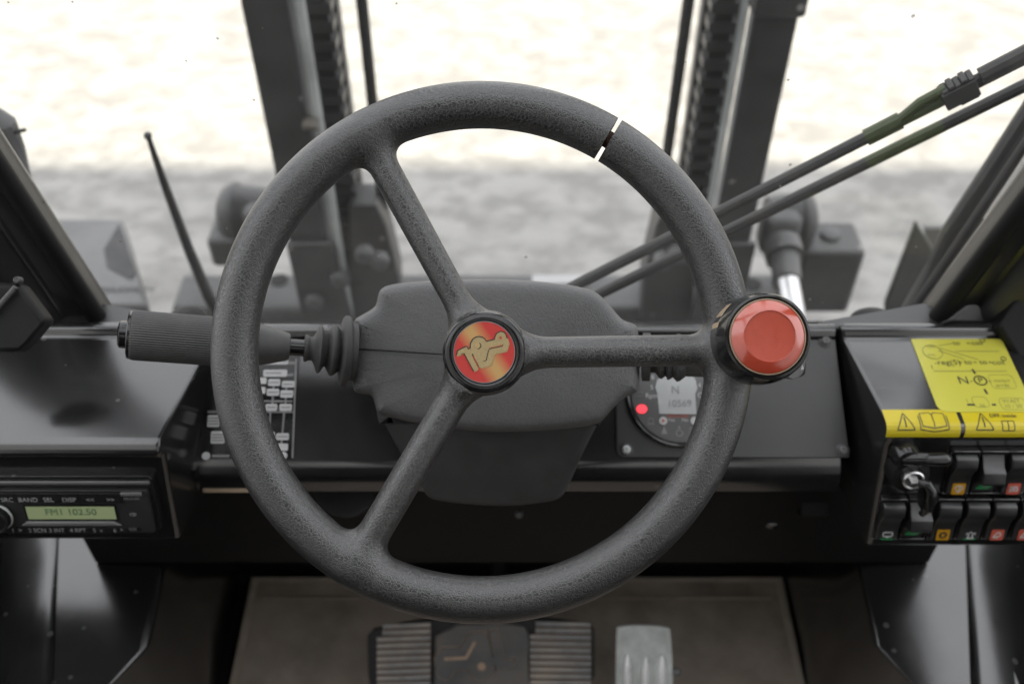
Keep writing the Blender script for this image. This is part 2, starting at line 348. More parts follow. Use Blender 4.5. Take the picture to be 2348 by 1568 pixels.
# ================================================================== CAB
cab = thing('forklift_cab', 'dark cab frame with slanted front pillars and black footwell around the dashboard', 'vehicle cab')
YG = .70                                                   # windscreen plane
fwall_y = PZ(1174, 1318, 0).y
MB().box(WORLD, -.45, .45, fwall_y, fwall_y + .03, 0, .47).build('front_wall', MAT['black'], cab, smooth=False)
def arch(sgn):                                             # wheel arch box beside the footwell
    mir = lambda u: u if sgn > 0 else 2348 - u
    zt = .30
    p = [PZ(1960, 1225, zt), PZ(2010, 1465, zt), PZ(2100, 1568, zt)]
    poly = [(sgn * p[0].x, .76), (sgn * p[0].x, p[0].y), (sgn * p[1].x, p[1].y), (sgn * p[2].x, p[2].y), (sgn * .47, .34), (sgn * .505, .34), (sgn * .505, .76)]
    am = MB().prism(WORLD, poly, .0, zt)
    for q_ in am.v:
        if q_.z > .1: q_.z += (abs(q_.x) - .49) * .055        # the top falls a little towards the footwell
    am.build('wheel_arch', MAT['dash'], cab, bevel=.006, bseg=3)
    a0 = PZ(2215, 1235, zt + .002); a1 = PZ(2230, 1568, zt + .002)
    mb = MB(); n_ = 12; qa, qb = PZ(2212, 1180, zt + .002), a1 + (a1 - a0) * .6
    ring_ = [(.0, -.03), (.0, .0015), (.002, .0030), (.012, .0032), (.04, .0010), (.058, -.003), (.068, -.009), (.074, -.020), (.16, -.022), (.16, -.04)]
    k_ = len(ring_); vs = [Vector((sgn * (q.x + dx), q.y, zt + dz)) for q in (qa, qb) for dx, dz in ring_]
    fs = [(i, (i + 1) % k_, k_ + (i + 1) % k_, k_ + i) for i in range(k_)] + [tuple(range(k_))[::-1], tuple(range(k_, 2 * k_))]
    mb.add(vs, fs if sgn < 0 else [f[::-1] for f in fs]); mb.build('side_ledge', MAT['dash'], cab, angle=40)
for sg in (-1, 1): arch(sg)
for sg in (-1, 1):
    MB().box(WORLD, sg * .66 - .02, sg * .66 + .02, -.7, .74, 0, .52).build('side_wall', MAT['pillar'], cab, smooth=False)
rw = MB(); rw.box(WORLD, -.66, .66, -.74, -.70, 0, 1.15); rw.box(WORLD, -.66, .66, -.74, -.70, 1.85, 1.975)
for sg in (-1, 1): rw.box(WORLD, sg * .62 - .04, sg * .62 + .04, -.739, -.701, 1.15, 1.85)
rw.build('rear_wall', MAT['black'], cab, smooth=False)
# roof: dark rim with an opening added for sky light
rf = MB(); RZ = 1.98
rf.box(WORLD, -.74, .74, .70, .80, RZ, RZ + .06); rf.box(WORLD, -.74, .74, -.85, -.10, RZ, RZ + .06)
for sg in (-1, 1): rf.box(WORLD, sg * .70 - .04, sg * .70 + .04, -.10, .70, RZ, RZ + .06)
rf.build('roof', MAT['pillar'], cab, smooth=False)
MB().box(WORLD, -.659, .659, -.10, .70, RZ + .02, RZ + .026).build('added_roof_pane', MAT['glass'], cab, smooth=False)  # unseen pane, added so sky light enters the cab from above
# front pillars
for sg in (-1, 1):
    q0 = PY(225 if sg < 0 else 2150, 691, YG - .012); q1 = PY(0 if sg < 0 else 2348, 342 if sg < 0 else 425, YG - .012)
    ax = (q1 - q0).normalized(); out = Vector((sg, 0, 0)); out = (out - ax * ax.dot(out)).normalized()
    if out.x * sg < 0: out = -out
    nrm = ax.cross(out) if ax.cross(out).y < 0 else out.cross(ax)      # towards the seat
    fr = Fr(q0, out, ax); toward = 1 if fr.z.dot(nrm) > 0 else -1
    L = (1.98 - q0.z) / ax.z
    prof = [(-.0, -.012), (.0, .006), (.010, .012), (.030, .012), (.034, .020), (.050, .034), (.085, .042), (.110, .030), (.125, .0), (.120, -.03), (.01, -.03)]
    mb = MB(); poly = prof
    vs0 = [fr.p(a, -.14, toward * c) for a, c in poly]; vs1 = [fr.p(a, L, toward * c) for a, c in poly]
    k_ = len(poly); fs = [(i, (i + 1) % k_, k_ + (i + 1) % k_, k_ + i) for i in range(k_)]
    if (toward > 0): fs = [f[::-1] for f in fs]
    mb.add(vs0 + vs1, fs + [tuple(range(k_)), tuple(range(k_, 2 * k_))[::-1]])
    mb.build('pillar', MAT['pillar'], cab, angle=40, bevel=.003)
    s_ = MB(); s_.tube([fr.p(.002, -.02, toward * .012), fr.p(.002, L, toward * .012)], .009)
    s_.build('pillar_seal', MAT['black'], cab)
    # corner of the sill between dashboard and pillar
    zc = .596
    c = [PZ(u if sg < 0 else 2348 - u, v, zc) for u, v in ((60, 752), (100, 738), (226, 693), (470, 736), (480, 752))]
    MB().prism(WORLD, [(p.x, p.y) for p in c], zc - .03, zc).build('sill', MAT['pillar'], cab, bevel=.003)
# lower corner posts behind the side consoles
for sg, pts in ((-1, [(-40, 540), (60, 560), (150, 690), (108, 742), (-40, 760)]), (1, [(2390, 520), (2345, 600), (2215, 690), (2150, 745), (2290, 752), (2400, 900)])):
    f2 = Fr(D(1174, 700, .93), RT, UP)
    MB().prism(f2, [f2.px(u, v) for u, v in pts], -.05, .0).build('corner_post', MAT['pillar'], cab, bevel=.006, bseg=3)
# small black domes on the sill (demister outlets)
for u, v, r in ((2005, 741, .026), (430, 733, .022)):
    p = PY(u, v + 12, .705); f2 = Fr(p, (1, 0, 0), (0, 1, 0))
    MB().lathe(f2, [(r, -.02), (r, 0), (r * .97, .004), (r * .8, .009), (r * .45, .012), (.001, .013)], 32).build('vent_cap', MAT['black'], cab)

# ================================================================== WINDSCREEN AND WIPER
ws = thing('windshield', 'dusty flat windshield pane between the two slanted front pillars', 'windshield', Fr((0, YG, .55), (1, 0, 0), (0, 0, 1)))
gp = MB(); gp.add([(-.40, YG, .53), (.41, YG, .53), (.66, YG, 1.97), (-.66, YG, 1.97)], [(0, 1, 2, 3)]); gp.build('glass', MAT['glass'], ws, smooth=False)
MB().tube([(-.40, YG - .004, .555), (.41, YG - .004, .555)], .008).build('seal', MAT['rubber'], ws)

wp = thing('windshield_wiper', 'twin black wiper arms with a green stretch slanting across the right windshield', 'wiper', Fr(PY(1330, 645, .73), (1, 0, 0), (0, 1, 0)))
def flat_bar(mb, pts, wd, th, y):                          # a bar lying in a plane parallel to the pane
    f2 = Fr((0, y, 0), (1, 0, 0), (0, 0, 1))
    P_ = [PY(u, v, y) for u, v in pts]
    mb.strip(f2, [(p.x, p.z) for p in P_], wd, -th, th)
    mb.strip(f2, [(p.x, p.z) for p in P_], wd * .999, th, -th)
    return P_
def arm(mb, pts, r, y, seg=10): mb.tube([PY(u, v, y) for u, v in pts], r, seg)
def lerp(a, b, t): return (a[0] + (b[0] - a[0]) * t, a[1] + (b[1] - a[1]) * t)
U0, U1 = (1300, 664), (2420, 96); G0, G1 = (1985, 316), (2165, 225)
def on(a, b, x): return lerp(a, b, (x - a[0]) / (b[0] - a[0]))
L0, L1 = (1370, 676), (2420, 162)
a_ = MB(); arm(a_, [U0, on(U0, U1, 1985)], .0055, .735); arm(a_, [on(U0, U1, 2165), U1], .0060, .735); arm(a_, [(2248, 176), (2420, 88)], .0072, .732)
a_.build('arm', MAT['rubber'], wp)
a_ = MB(); arm(a_, [on(U0, U1, 1985), on(U0, U1, 2165)], .0058, .735); arm(a_, [on(U0, U1, 1985), on(U0, U1, 2065)], .0074, .735)
arm(a_, [on(U0, U1, 2060), (2110, 236), (2168, 205)], .0045, .733); a_.build('green_stretch', MAT['hosegreen'], wp)  # stretch of the arm coloured green and a little thicker
a_ = MB(); arm(a_, [L0, on(L0, L1, 1988)], .0055, .745); arm(a_, [on(L0, L1, 2163), L1], .0055, .745); a_.build('arm', MAT['rubber'], wp)
a_ = MB(); arm(a_, [on(L0, L1, 1988), on(L0, L1, 2163)], .0056, .745); a_.build('green_stretch', MAT['hosegreen'], wp)
c0, c1 = PY(*on(U0, U1, 2160), .733), PY(*on(U0, U1, 2237), .733)
f2 = Fr((c0 + c1) / 2, c1 - c0, (0, 0, 1)); hl = (c1 - c0).length / 2; cl = MB(); cl.box(f2, -hl, hl, -.0082, .0082, -.0085, .0085)
for k in range(5): cl.box(f2, -hl + .002 + k * hl * .38, -hl + .002 + k * hl * .38 + hl * .36, .0083, .0103 + .0016 * (k % 2), -.007, .007)
cl.box(f2, -hl * .2, hl * .9, -.0115, -.0083, -.006, .006)
cl.build('clamp', MAT['rubber'], wp, bevel=.0015)
# bars outside the right pillar
mb_ = thing('mirror_bracket', 'black side bars and steel rod outside the right pillar', 'bracket', Fr(PY(2160, 610, .86), (1, 0, 0), (0, 1, 0)))
a_ = MB(); arm(a_, [(2085, 715), (2146, 612), (2178, 535), (2262, 408), (2375, 235)], .0105, .86); a_.build('bar', MAT['mast'], mb_)
a_ = MB(); arm(a_, [(2100, 700), (2162, 612), (2300, 408), (2390, 275)], .0055, .82); arm(a_, [(2150, 660), (2330, 408), (2395, 310)], .0040, .82); a_.build('bar', MAT['rubber'], mb_)
a_ = MB(); arm(a_, [(2266, 505), (2340, 392), (2400, 300)], .0048, .79); a_.build('rod', MAT['bright'], mb_)
mp_ = thing('mirror_post', 'pale grey mirror stub with a short peg outside the left pillar', 'bracket', Fr(PY(20, 330, .9), (1, 0, 0), (0, 1, 0)))
a_ = MB(); arm(a_, [(50, 410), (28, 340), (8, 285), (-25, 262)], [.010, .013, .014, .012], .92); a_.build('post', MAT['fender'], mp_)
a_ = MB(); arm(a_, [(15, 308), (58, 298)], .0022, .915); a_.build('peg', MAT['mast'], mp_)

# ================================================================== OUTSIDE: antenna, mast, lights, fenders
an = thing('antenna', 'thin black rubber antenna with a ball tip leaning left of the windshield', 'antenna', Fr(PY(515, 740, .95), (1, 0, 0), (0, 1, 0)))
pts = [(530, 780), (497, 712), (478, 680), (432, 570), (380, 430), (352, 350), (341, 316)]
MB().tube([PY(u, v, .95) for u, v in pts], [.0080, .0078, .0074, .0062, .0048, .0034, .0027], 12).build('whip', MAT['rubber'], an)
tp = PY(339, 312, .95); MB().lathe(Fr(tp), [(.0001, -.0046), (.0033, -.0033), (.0047, 0), (.0033, .0033), (.0001, .0046)], 16).build('tip', MAT['rubber'], an)

YM = 1.30
mast = thing('lift_mast', 'tall dusty black lift mast of two uprights with chains and hoses before the windshield', 'lift mast', Fr((0, YM, GZ), (1, 0, 0), (0, 1, 0)))
X = lambda u, y=YM: PY(u, 0, y).x
for sg in (-1, 1):
    mu = (lambda u: u) if sg < 0 else (lambda u: 2348 - u + 42)
    def xb(u0, u1, y=YM): a, b = X(mu(u0), y), X(mu(u1), y); return min(a, b), max(a, b)
    x0, x1 = xb(549, 655); mb = MB(); mb.box(WORLD, x0, x1, YM, YM + .03, GZ + .12, 2.3)
    x2, x3 = xb(549, 568); mb.box(WORLD, x2, x3, YM + .03, YM + .15, GZ + .12, 2.3)
    x4, x5 = xb(640, 735); mb.box(WORLD, x4, x5, YM + .12, YM + .15, GZ + .12, 2.3)
    mb.build('mast_channel', MAT['mast'], mast, bevel=.004)
    x0, x1 = xb(653, 672) if sg < 0 else xb(664, 673); x2, x3 = xb(668, 695) if sg < 0 else xb(633, 660); MB().box(WORLD, x0, x1, YM + .010, YM + .045, GZ + .2, 2.3).build('guide_strip', MAT['rodgrey'], mast, bevel=.002)
    c = (x2 + x3) / 2; MB().tube([(c, YM + .012, GZ + .3), (c, YM + .012, 2.3)], abs(x3 - x2) / 2, 16).build('piston_rod', MAT['rodgrey'], mast)
    x0, x1 = xb(697, 752, YM + .05); ch = MB(); z = -.75; k = 0
    while z < 1.6:
        e = .003
        ch.box(WORLD, x0 + e, x1 - e, YM + .050, YM + .072, z, z + .028); ch.box(WORLD, x0 - .0035, x1 + .0035, YM + .045, YM + .078, z + .006, z + .022); z += .030; k += 1
    ch.build('lift_chain', MAT['mast'], mast, smooth=False)
    x0, x1 = xb(806, 834, YM + .06); c = (x0 + x1) / 2
    MB().tube([(c + .006 * math.sin(zz * 2.2), YM + .06, zz) for zz in np.linspace(-.55, 2.2, 30)], (x1 - x0) / 2, 14).build('hose', MAT['rubber'], mast)
    if sg < 0:
        p = PY(716, 278, YM); MB().box(Fr(p, (1, 0, 0), (0, 0, 1)), -.013, .010, -.006, .004, -.008, .018).build('rod_clip', MAT['clip'], mast, bevel=.002)
    else:
        p = PY(1770, 4, YM); MB().box(Fr(p, (1, 0, 0), (0, 0, 1)), -.030, .042, -.010, .03, -.02, .03).build('rod_head', MAT['mast'], mast, bevel=.006, bseg=3)
    # lower inner plate of the upright
    y2 = YM + .02; P_ = [PY(mu(u), v, y2) for u, v in ((800, 470), (862, 470), (886, 520), (915, 640), (920, 760), (800, 760))]
    MB().prism(Fr((0, y2, 0), (1, 0, 0), (0, 0, 1)), [(p.x, p.z) for p in P_], -.06, 0).build('upright_plate', MAT['mast'], mast, bevel=.004)
    P_ = [PY(mu(u), v, YM - .01) for u, v in ((655, 560), (760, 560), (815, 760), (700, 760))]
    MB().prism(Fr((0, YM - .01, 0), (1, 0, 0), (0, 0, 1)), [(p.x, p.z) for p in P_], -.012, 0).build('upright_plate', MAT['mast'], mast, bevel=.003)
    # bolts and lugs
    for u, v in ((722, 690), (835, 585), (780, 640), (870, 600)):
        p = PY(mu(u), v, YM - .012); MB().lathe(Fr(p, (1, 0, 0), (0, 0, 1)), [(.016, -.01), (.016, .006), (.011, .010), (.001, .010)], 16).build('bolt', MAT['mast_grey'], mast)
# tie beam across the foot of the mast
yb = 1.36; P0 = PY(418, 626, yb + .10); P1 = PY(1790, 626, yb + .10); zt = P0.z
bm_ = MB(); bm_.box(WORLD, P0.x, P1.x, yb, yb + .10, zt - .13, zt); bm_.build('tie_beam', MAT['mast_grey'], mast, bevel=.010, bseg=3)
fr_ = Fr((0, yb - .003, 0), (1, 0, 0), (0, 0, 1)); MB().box(fr_, P0.x + .01, P1.x - .01, zt - .6, zt - .045, 0, .004).build('lower_plate', MAT['mast'], mast, smooth=False)
for u, v in ((640, 642), (1725, 652)):
    p = PZ(u, v, zt + .001); MB().lathe(Fr(p, (1, 0, 0), (0, 1, 0)), [(.017, 0), (.017, .001)], 20).build('bolt_hole', MAT['black'], mast)
p = PZ(1265, 642, zt + .001); tw = MB(); tw.box(Fr(p, (1, 0, 0), (0, 1, 0)), -.037, .075, -.012, .012, 0, .002); tw.build('white_label', MAT['white'], mast, smooth=False)
# tilt cylinder with bright rod, right
tc = MB(); tc.tube([D(1806, 648, 1.62), D(1822, 735, 1.58), D(1835, 800, 1.55)], .0185, 24); tc.build('tilt_rod', MAT['bright'], mast)
tc = MB(); tc.tube([D(1800, 590, 1.68), D(1805, 650, 1.64)], .024, 20); tc.tube([D(1792, 560, 1.70), D(1800, 592, 1.68)], .032, 20); tc.build('tilt_gland', MAT['mast'], mast)

def worklight(name, label, sg, uc, vc, urim, vbox, ubox, grp='work lights beside the mast'):
    y = 1.42; c = PY(uc, vc, y); t = thing(name, label, 'lamp', Fr(c, (1, 0, 0), (0, 1, 0)), grp)
    f2 = Fr(c, (0, 1, 0), (0, 0, 1))                      # axis along x
    f3 = Fr(c, (0, 0, 1), (0, 1, 0)) if sg < 0 else f2
    dx = abs(PY(urim, vc, y).x - c.x)
    MB().lathe(f3, [(.040, -.03), (.046, 0), (.048, dx * .45), (.053, dx * .5), (.054, dx * .62), (.045, dx * .85), (.025, dx), (.001, dx * 1.02)], 32).build('housing', MAT['mast'], t, angle=50)
    f4 = Fr(c, (1, 0, 0), (0, 0, 1)); MB().box(f4, -.045 if sg > 0 else -.02, .02 if sg > 0 else .045, -.04, .04, .0, .055).build('lamp_body', MAT['mast_grey'], t, bevel=.012, bseg=3)
    (u0, u1), (v0, v1) = ubox, vbox
    a, b = PY(u0, v0, y - .06), PY(u1, v1, y - .06); bb = MB(); bb.box(Fr((0, y - .06, 0), (1, 0, 0), (0, 0, 1)), a.x, b.x, b.z, a.z, -.09, 0)
    bb.build('bracket', MAT['mast'], t, bevel=.010, bseg=3)
    q = a.lerp(b, .5); MB().lathe(Fr((q.x, y - .012, a.z), (1, 0, 0), (0, 1, 0)), [(.018, 0), (.017, .006), (.012, .009), (.001, .009)], 20).build('bolt_cap', MAT['mast_grey'], t)
    return t
worklight('work_light', 'rounded dark work lamp beside the left mast upright', -1, 600, 487, 503, (553, 615), (470, 560))
worklight('work_light', 'rounded dark work lamp beside the right mast upright', 1, 1795, 503, 1868, (580, 720), (1845, 1943))

def fender(label, pts, z, mat, extra):
    c = PZ(*pts[0], z); t = thing('fender', label, 'fender', Fr(c, (1, 0, 0), (0, 1, 0)), 'front fenders')
    MB().prism(WORLD, [(PZ(u, v, z).x, PZ(u, v, z).y) for u, v in pts], z - .05, z).build('plate', MAT[mat], t, bevel=.008, bseg=3)
    return t
t = fender('flat grey dusty fender beyond the left pillar with worn black lettering', [(281, 499), (338, 700), (-60, 700), (-260, 499)], .15, 'fender', None)
MB().text(WORLD, 'MAXIMUM', PZ(290, 664, .152).x, PZ(290, 664, .152).y, .019, .151).build('lettering', MAT['ink'], t, smooth=False)
MB().prism(WORLD, [(PZ(u, v, .152).x, PZ(u, v, .152).y) for u, v in ((274, 512), (238, 572), (246, 612), (300, 640), (312, 624))], .1505, .152).build('shade_patch', MAT['shadegrey'], t, smooth=False)  # dark triangle laid on the plate, its shading put into the colour
c = PY(2095, 520, 1.22); t = thing('fender', 'dark pointed fender plate beyond the right pillar', 'fender', Fr(c, (1, 0, 0), (0, 1, 0)), 'front fenders')
f2 = Fr((0, 1.22, 0), (1, 0, 0), (0, 0, 1)); q = [PY(u, v, 1.22) for u, v in ((2102, 512), (2030, 700), (2032, 760), (2230, 760), (2142, 575))]
MB().prism(f2, [(p.x, p.z) for p in q], -.012, 0).build('plate', MAT['mast'], t, bevel=.003)
q = [PY(u, v, 1.34) for u, v in ((2118, 524), (2300, 524), (2300, 760), (2180, 760))]
MB().prism(Fr((0, 1.34, 0), (1, 0, 0), (0, 0, 1)), [(p.x, p.z) for p in q], -.012, 0).build('rear_plate', MAT['fender'], t, bevel=.003)

# ================================================================== DASHBOARD
TOPY, TOPZ = PZ(1174, 745, .60).y, .60
dfr = Fr(D(1174, 745, .9266), RT, D(1174, 745, .9266) - D(1174, 1055, .902))       # dash face
fdash = lambda u, v: dfr.px(u, v)
dash = thing('dashboard', 'black plastic dashboard across the cab under the windshield behind the steering wheel', 'dashboard', dfr)
yb_ = fdash(1174, 1055)[1]
# face with rounded lower lip, extruded sideways
prof = [(.0, -.006), (.0, .006), (-.006, .009), (-.012, .007), (-.0165, 0.0), (yb_, 0), (yb_ - .010, -.002), (yb_ - .020, -.010), (yb_ - .026, -.024), (yb_ - .022, -.05), (-.01, -.12), (.004, -.05)]
xl, xr = -.285, .2935
mb = MB(); k_ = len(prof); xa = [xl, xr]
vs = [dfr.p(x, a, c) for x in xa for a, c in prof]
mb.add(vs, [(i, k_ + i, k_ + (i + 1) % k_, (i + 1) % k_) for i in range(k_)] + [tuple(range(k_)), tuple(range(k_, 2 * k_))[::-1]])
mb.build('panel', MAT['dash'], dash, angle=30, bevel=.002)
# support below: black
MB().box(WORLD, -.45, .45, .60, .76, .30, .50).build('underside', MAT['black'], dash, smooth=False)
# right gauge plate
def P2(pts): return [fdash(u, v) for u, v in pts]
pl = P2([(1412, 768), (1912, 768), (1946, 1050), (1412, 1050)])
pl = [(pl[3][0] + .006, pl[3][1]), (pl[2][0], pl[2][1]), (pl[1][0], pl[1][1]), (pl[0][0], pl[0][1]), (pl[3][0], pl[3][1] + .006), (pl[3][0] + .002, pl[3][1] + .002)]
MB().prism(dfr, pl, .0004, .0030).build('gauge_plate', MAT['plate'], dash, bevel=.0008)
for u, v in ((1435, 1031.6), (1889.5, 783), (1930, 1033)):
    x, y = fdash(u, v); f2 = Fr(dfr.p(x, y, .003), dfr.x, dfr.y)
    s_ = MB().lathe(f2, [(.0062, 0), (.0062, .0008), (.0045, .0012)], 24).build('screw', MAT['plate'], dash)
    h_ = MB().lathe(f2, [(.0038, .001), (.0037, .0032), (.0028, .0042), (.0011, .0043), (.0010, .0030), (.0001, .0030)], 20).build('screw_head', MAT['steel'] if u < 1500 else MAT['midgrey'], s_)
# instrument gauge
gx, gy = fdash(1556, 905); gf = Fr(dfr.p(gx, gy, .003), dfr.x, dfr.y); kk = .915 / F
gq = lambda u, v: ((gf.px(u, v)[0], gf.px(u, v)[1]))
ga = MB().lathe(gf, [(122.5 * kk, 0), (122 * kk, .004), (119 * kk, .0055), (115 * kk, .0045), (113.5 * kk, .002), (112 * kk, .002), (.0001, .002)], 72, cap=False).build('gauge', MAT['gloss'], dash)
tag(ga, 'round grey instrument gauge with a small screen and a lit red lamp')
MB().lathe(gf, [(113 * kk, .0022), (110 * kk, .0036), (106 * kk, .0040), (.0001, .0040)], 72, cap=False).build('gauge_face', MAT['midgrey'], ga)
scr = [gq(u, v) for u, v in ((1510, 950), (1595, 951), (1592, 905), (1597, 892), (1593, 872), (1580, 858), (1550, 850), (1520, 858), (1505, 873), (1501, 890), (1506, 905))]
MB().prism(gf, scr, .0041, .0046).build('gauge_screen', MAT['lcdgrey'], ga, smooth=False)
tx = MB(); tx.text(gf, 'N', *gq(1546.5, 896), .010, .0047); tx.text(gf, '10569', *gq(1556, 927), .0088, .0047); tx.build('screen_digits', MAT['lcdink'], ga, smooth=False)
x, y = gq(1470, 939); MB().prism(gf, circ(x, y, 12 * kk, 28, 10 * kk), .0041, .0048).build('warning_lamp', MAT['lamp'], ga)
pr = MB(); pr.text(gf, 'Rpm', *gq(1493, 909), .0062, .0041); pr.text(gf, 'C', *gq(1603, 908), .0062, .0041); pr.text(gf, '5', *gq(1493, 890), .006, .0041); pr.text(gf, '8', *gq(1495, 867), .006, .0041)
pr.text(gf, '4', *gq(1602, 885), .006, .0041); pr.text(gf, 'Yes', *gq(1538, 964), .0045, .0041); pr.text(gf, 'No', *gq(1569, 964), .0045, .0041)
for u in (1519, 1590.6): pr.prism(gf, circ(*gq(u, 966), 9.2 * kk, 20), .0041, .0050)
pr.build('gauge_print', MAT['white'], ga, smooth=False)
ic = MB()
def ring(mb, fr, c, r, wd, z, n=18): mb.strip(fr, circ(c[0], c[1], r, n), wd, z, z + .0003, True)
ring(ic, gf, gq(1491, 966), 6 * kk, 2.2 * kk, .0041); ic.strip(gf, [gq(1482, 973), gq(1500, 973)], 2.4 * kk, .0041, .0044)
ic.prism(gf, [gq(1521, 977), gq(1514, 996), gq(1529, 996)], .0041, .0044); ring(ic, gf, gq(1556, 994), 7 * kk, 3 * kk, .0041); ic.prism(gf, [gq(1552, 984), gq(1560, 984), gq(1556, 976)], .0041, .0044)
ic.strip(gf, [gq(1580, 994), gq(1580, 982), gq(1598, 982), gq(1598, 994)], 2.4 * kk, .0041, .0044); ring(ic, gf, gq(1589, 989), 3.5 * kk, 2 * kk, .0041)
ic.strip(gf, [gq(1456, 910), gq(1456, 900), gq(1472, 900), gq(1472, 910)], 2.2 * kk, .0041, .0044, True)
ic.build('gauge_icon', MAT['greyprint'], ga, smooth=False)
rd = MB(); rd.text(gf, 'MONITOR', *gq(1553.6, 955.6), .0042, .0041); rd.prism(gf, [gq(1516, 961.5), gq(1516, 970.5), gq(1524, 966)], .0051, .0053); rd.build('red_print', MAT['redicon'], ga, smooth=False)
# left decal: black chart with white boxes
dc = MB(); q = P2([(470, 766), (692, 758), (668, 1052), (462, 1052)]); dc.prism(dfr, q, .0004, .0012)
dcal = dc.build('load_chart', MAT['gloss'], dash, smooth=False); tag(dcal, 'black chart plate printed with white boxes left of the steering column')
wb = MB(); gb = MB()
cq = lambda x, y: fdash(431.6 + x * .2231, 729 + y * .2231)
def cbox(mb, x0, y0, x1, y1, r=.0012):
    a = cq(x0, y1); b = cq(x1, y0); mb.prism(dfr, rrect(min(a[0], b[0]), max(a[0], b[0]), min(a[1], b[1]), max(a[1], b[1]), r, 3), .0014, .0017)
for r in ((785, 415, 1035, 480), (775, 535, 1022, 605), (700, 615, 810, 680), (825, 630, 950, 700), (965, 650, 1095, 715), (690, 710, 800, 780), (810, 730, 940, 800), (950, 745, 1083, 820),
          (670, 885, 780, 955), (795, 885, 920, 955), (940, 885, 1070, 955), (905, 1185, 1040, 1255), (760, 1170, 895, 1240), (915, 1290, 1030, 1365), (200, 1000, 330, 1120), (235, 1165, 385, 1290), (420, 535, 700, 605), (420, 615, 660, 690)):
    cbox(wb, *r)
for x, y, r in ((1120, 150, 38), (190, 1420, 40), (985, 1415, 38)): c = cq(x, y); wb.prism(dfr, circ(*c, r * .2231 * kk, 20), .0014, .0026)
wb.build('chart_box', MAT['white'], dcal, smooth=False)
for r in ((1040, 450, 1100, 480), (1022, 575, 1085, 600), (760, 848, 1075, 866), (740, 960, 1080, 975), (205, 955, 400, 978), (250, 1405, 430, 1430)): cbox(gb, *r, .0003)
for a, b in (((880, 700), (870, 885)), ((1012, 715), (1003, 885)), ((850, 955), (835, 1170)), ((990, 955), (972, 1185)), ((965, 1255), (960, 1290)), ((1112, 420), (1076, 1440))): gb.strip(dfr, [cq(*a), cq(*b)], .0016, .0014, .0016)
for x0, y0, x1 in ((800, 448, 1020), (800, 568, 960), (840, 665, 935), (980, 683, 1080), (825, 765, 925), (965, 783, 1070), (210, 1030, 320), (210, 1060, 320), (210, 1090, 320), (250, 1200, 370), (250, 1230, 370), (250, 1260, 370), (820, 920, 900), (960, 920, 1050), (920, 1220, 1025)):
    gb.strip(dfr, [cq(x0, y0), cq(x1, y0)], .0012, .00172, .0019)
gb.build('chart_line', MAT['greyprint'], dcal, smooth=False)
# things under the dash: worn ledge, oval vent, bracket
MB().box(Fr(D(530, 1124, .915), RT, UP), -.026, .022, -.0022, .0022, -.01, 0).build('worn_ledge', MAT['beige'], dash, bevel=.001)
f2 = Fr(D(790, 1122, .95), RT, Vector((0, .5, 1))); MB().lathe(f2, [(.03, 0), (.028, .003), (.024, .001), (.0001, 0)], 32).build('vent', MAT['black'], dash)
MB().box(Fr(D(1868, 1148, 1.02), RT, UP), -.014, .014, -.016, .016, -.02, 0).build('bracket', MAT['black'], dash, bevel=.002)
MB().lathe(Fr(D(1770, 1190, 1.05), RT, UP), [(.010, -.03), (.010, 0), (.006, .004), (.0001, .004)], 16).build('bolt', MAT['dash'], dash)
MB().lathe(Fr(D(1190, 1180, .98), RT, UP), [(.004, -.01), (.004, 0), (.002, .002), (.0001, .002)], 16).build('screw', MAT['mast'], dash)

# ================================================================== SIDE CONSOLES
def console(name, label, xin_far, xin_near, xout, prof, mat, nprof=None):
    t = thing(name, label, 'console', Fr(((xin_near + xout) / 2, prof[3][0], prof[3][1]), (1, 0, 0), (0, 1, 0)))
    mb = MB(); k_ = len(prof); y0, y1 = prof[0][0], prof[3][0]
    def xi(y): return xin_far + (xin_near - xin_far) * min(1.2, (y0 - y) / (y0 - y1))
    vs = [(xi(y), y, z) for y, z in prof] + [(xout, y, z) for y, z in prof]
    fs = [(i, k_ + i, k_ + (i + 1) % k_, (i + 1) % k_) for i in range(k_)]
    if xout > xin_near: fs = [f[::-1] for f in fs]
    caps = [tuple(range(k_)), tuple(range(k_, 2 * k_))[::-1]]
    if xout > xin_near: caps = [c[::-1] for c in caps]
    mb.add(vs, fs + caps); mb.build('body', mat, t, angle=30, bevel=.0035, bseg=3)
    return t
# left: radio console
q0 = PZ(366, 1022, .60); yn = q0.y; fz = PZ(410, 1232, .50)
rprof = [(TOPY - .003, .608), (TOPY - .012, .609), (TOPY - .018, .602), (yn + .008, .602), (yn + .001, .598), (yn - .003, .594), (yn - .003, .588), (yn + .003, .585), (yn - .020, .494), (yn + .06, .49), (TOPY, .50)]
rcon = console('radio_console', 'glossy black left console with a car radio in its front', -.2665, q0.x, -.64, rprof, MAT['dash'])
rfr = Fr((q0.x, yn + .004, .572), RT, Vector((0, .024, .078)))          # radio face plane (tilted)
# right: switch console
c0_ = PZ(1925, 770, .60); c1_ = PZ(2034, 1008, .588)
ynr = PZ(1174, 968, .60).y
sprof = [(TOPY - .003, .607), (TOPY - .012, .608), (TOPY - .018, .600), (ynr, .600), (ynr - .003, .5993), (ynr - .0056, .5972), (ynr - .0072, .5940), (ynr - .0085, .586), (ynr - .007, .578), (ynr - .040, .480), (ynr - .038, .474), (ynr + .05, .47), (TOPY, .50)]
scon = console('switch_console', 'black right console carrying yellow stickers, rocker switches and the ignition lock', c0_.x, c1_.x, .472, sprof, MAT['dash'])
sfr = Fr((c1_.x, ynr - .007, .578), RT, Vector((0, .033, .098)))        # switch face plane
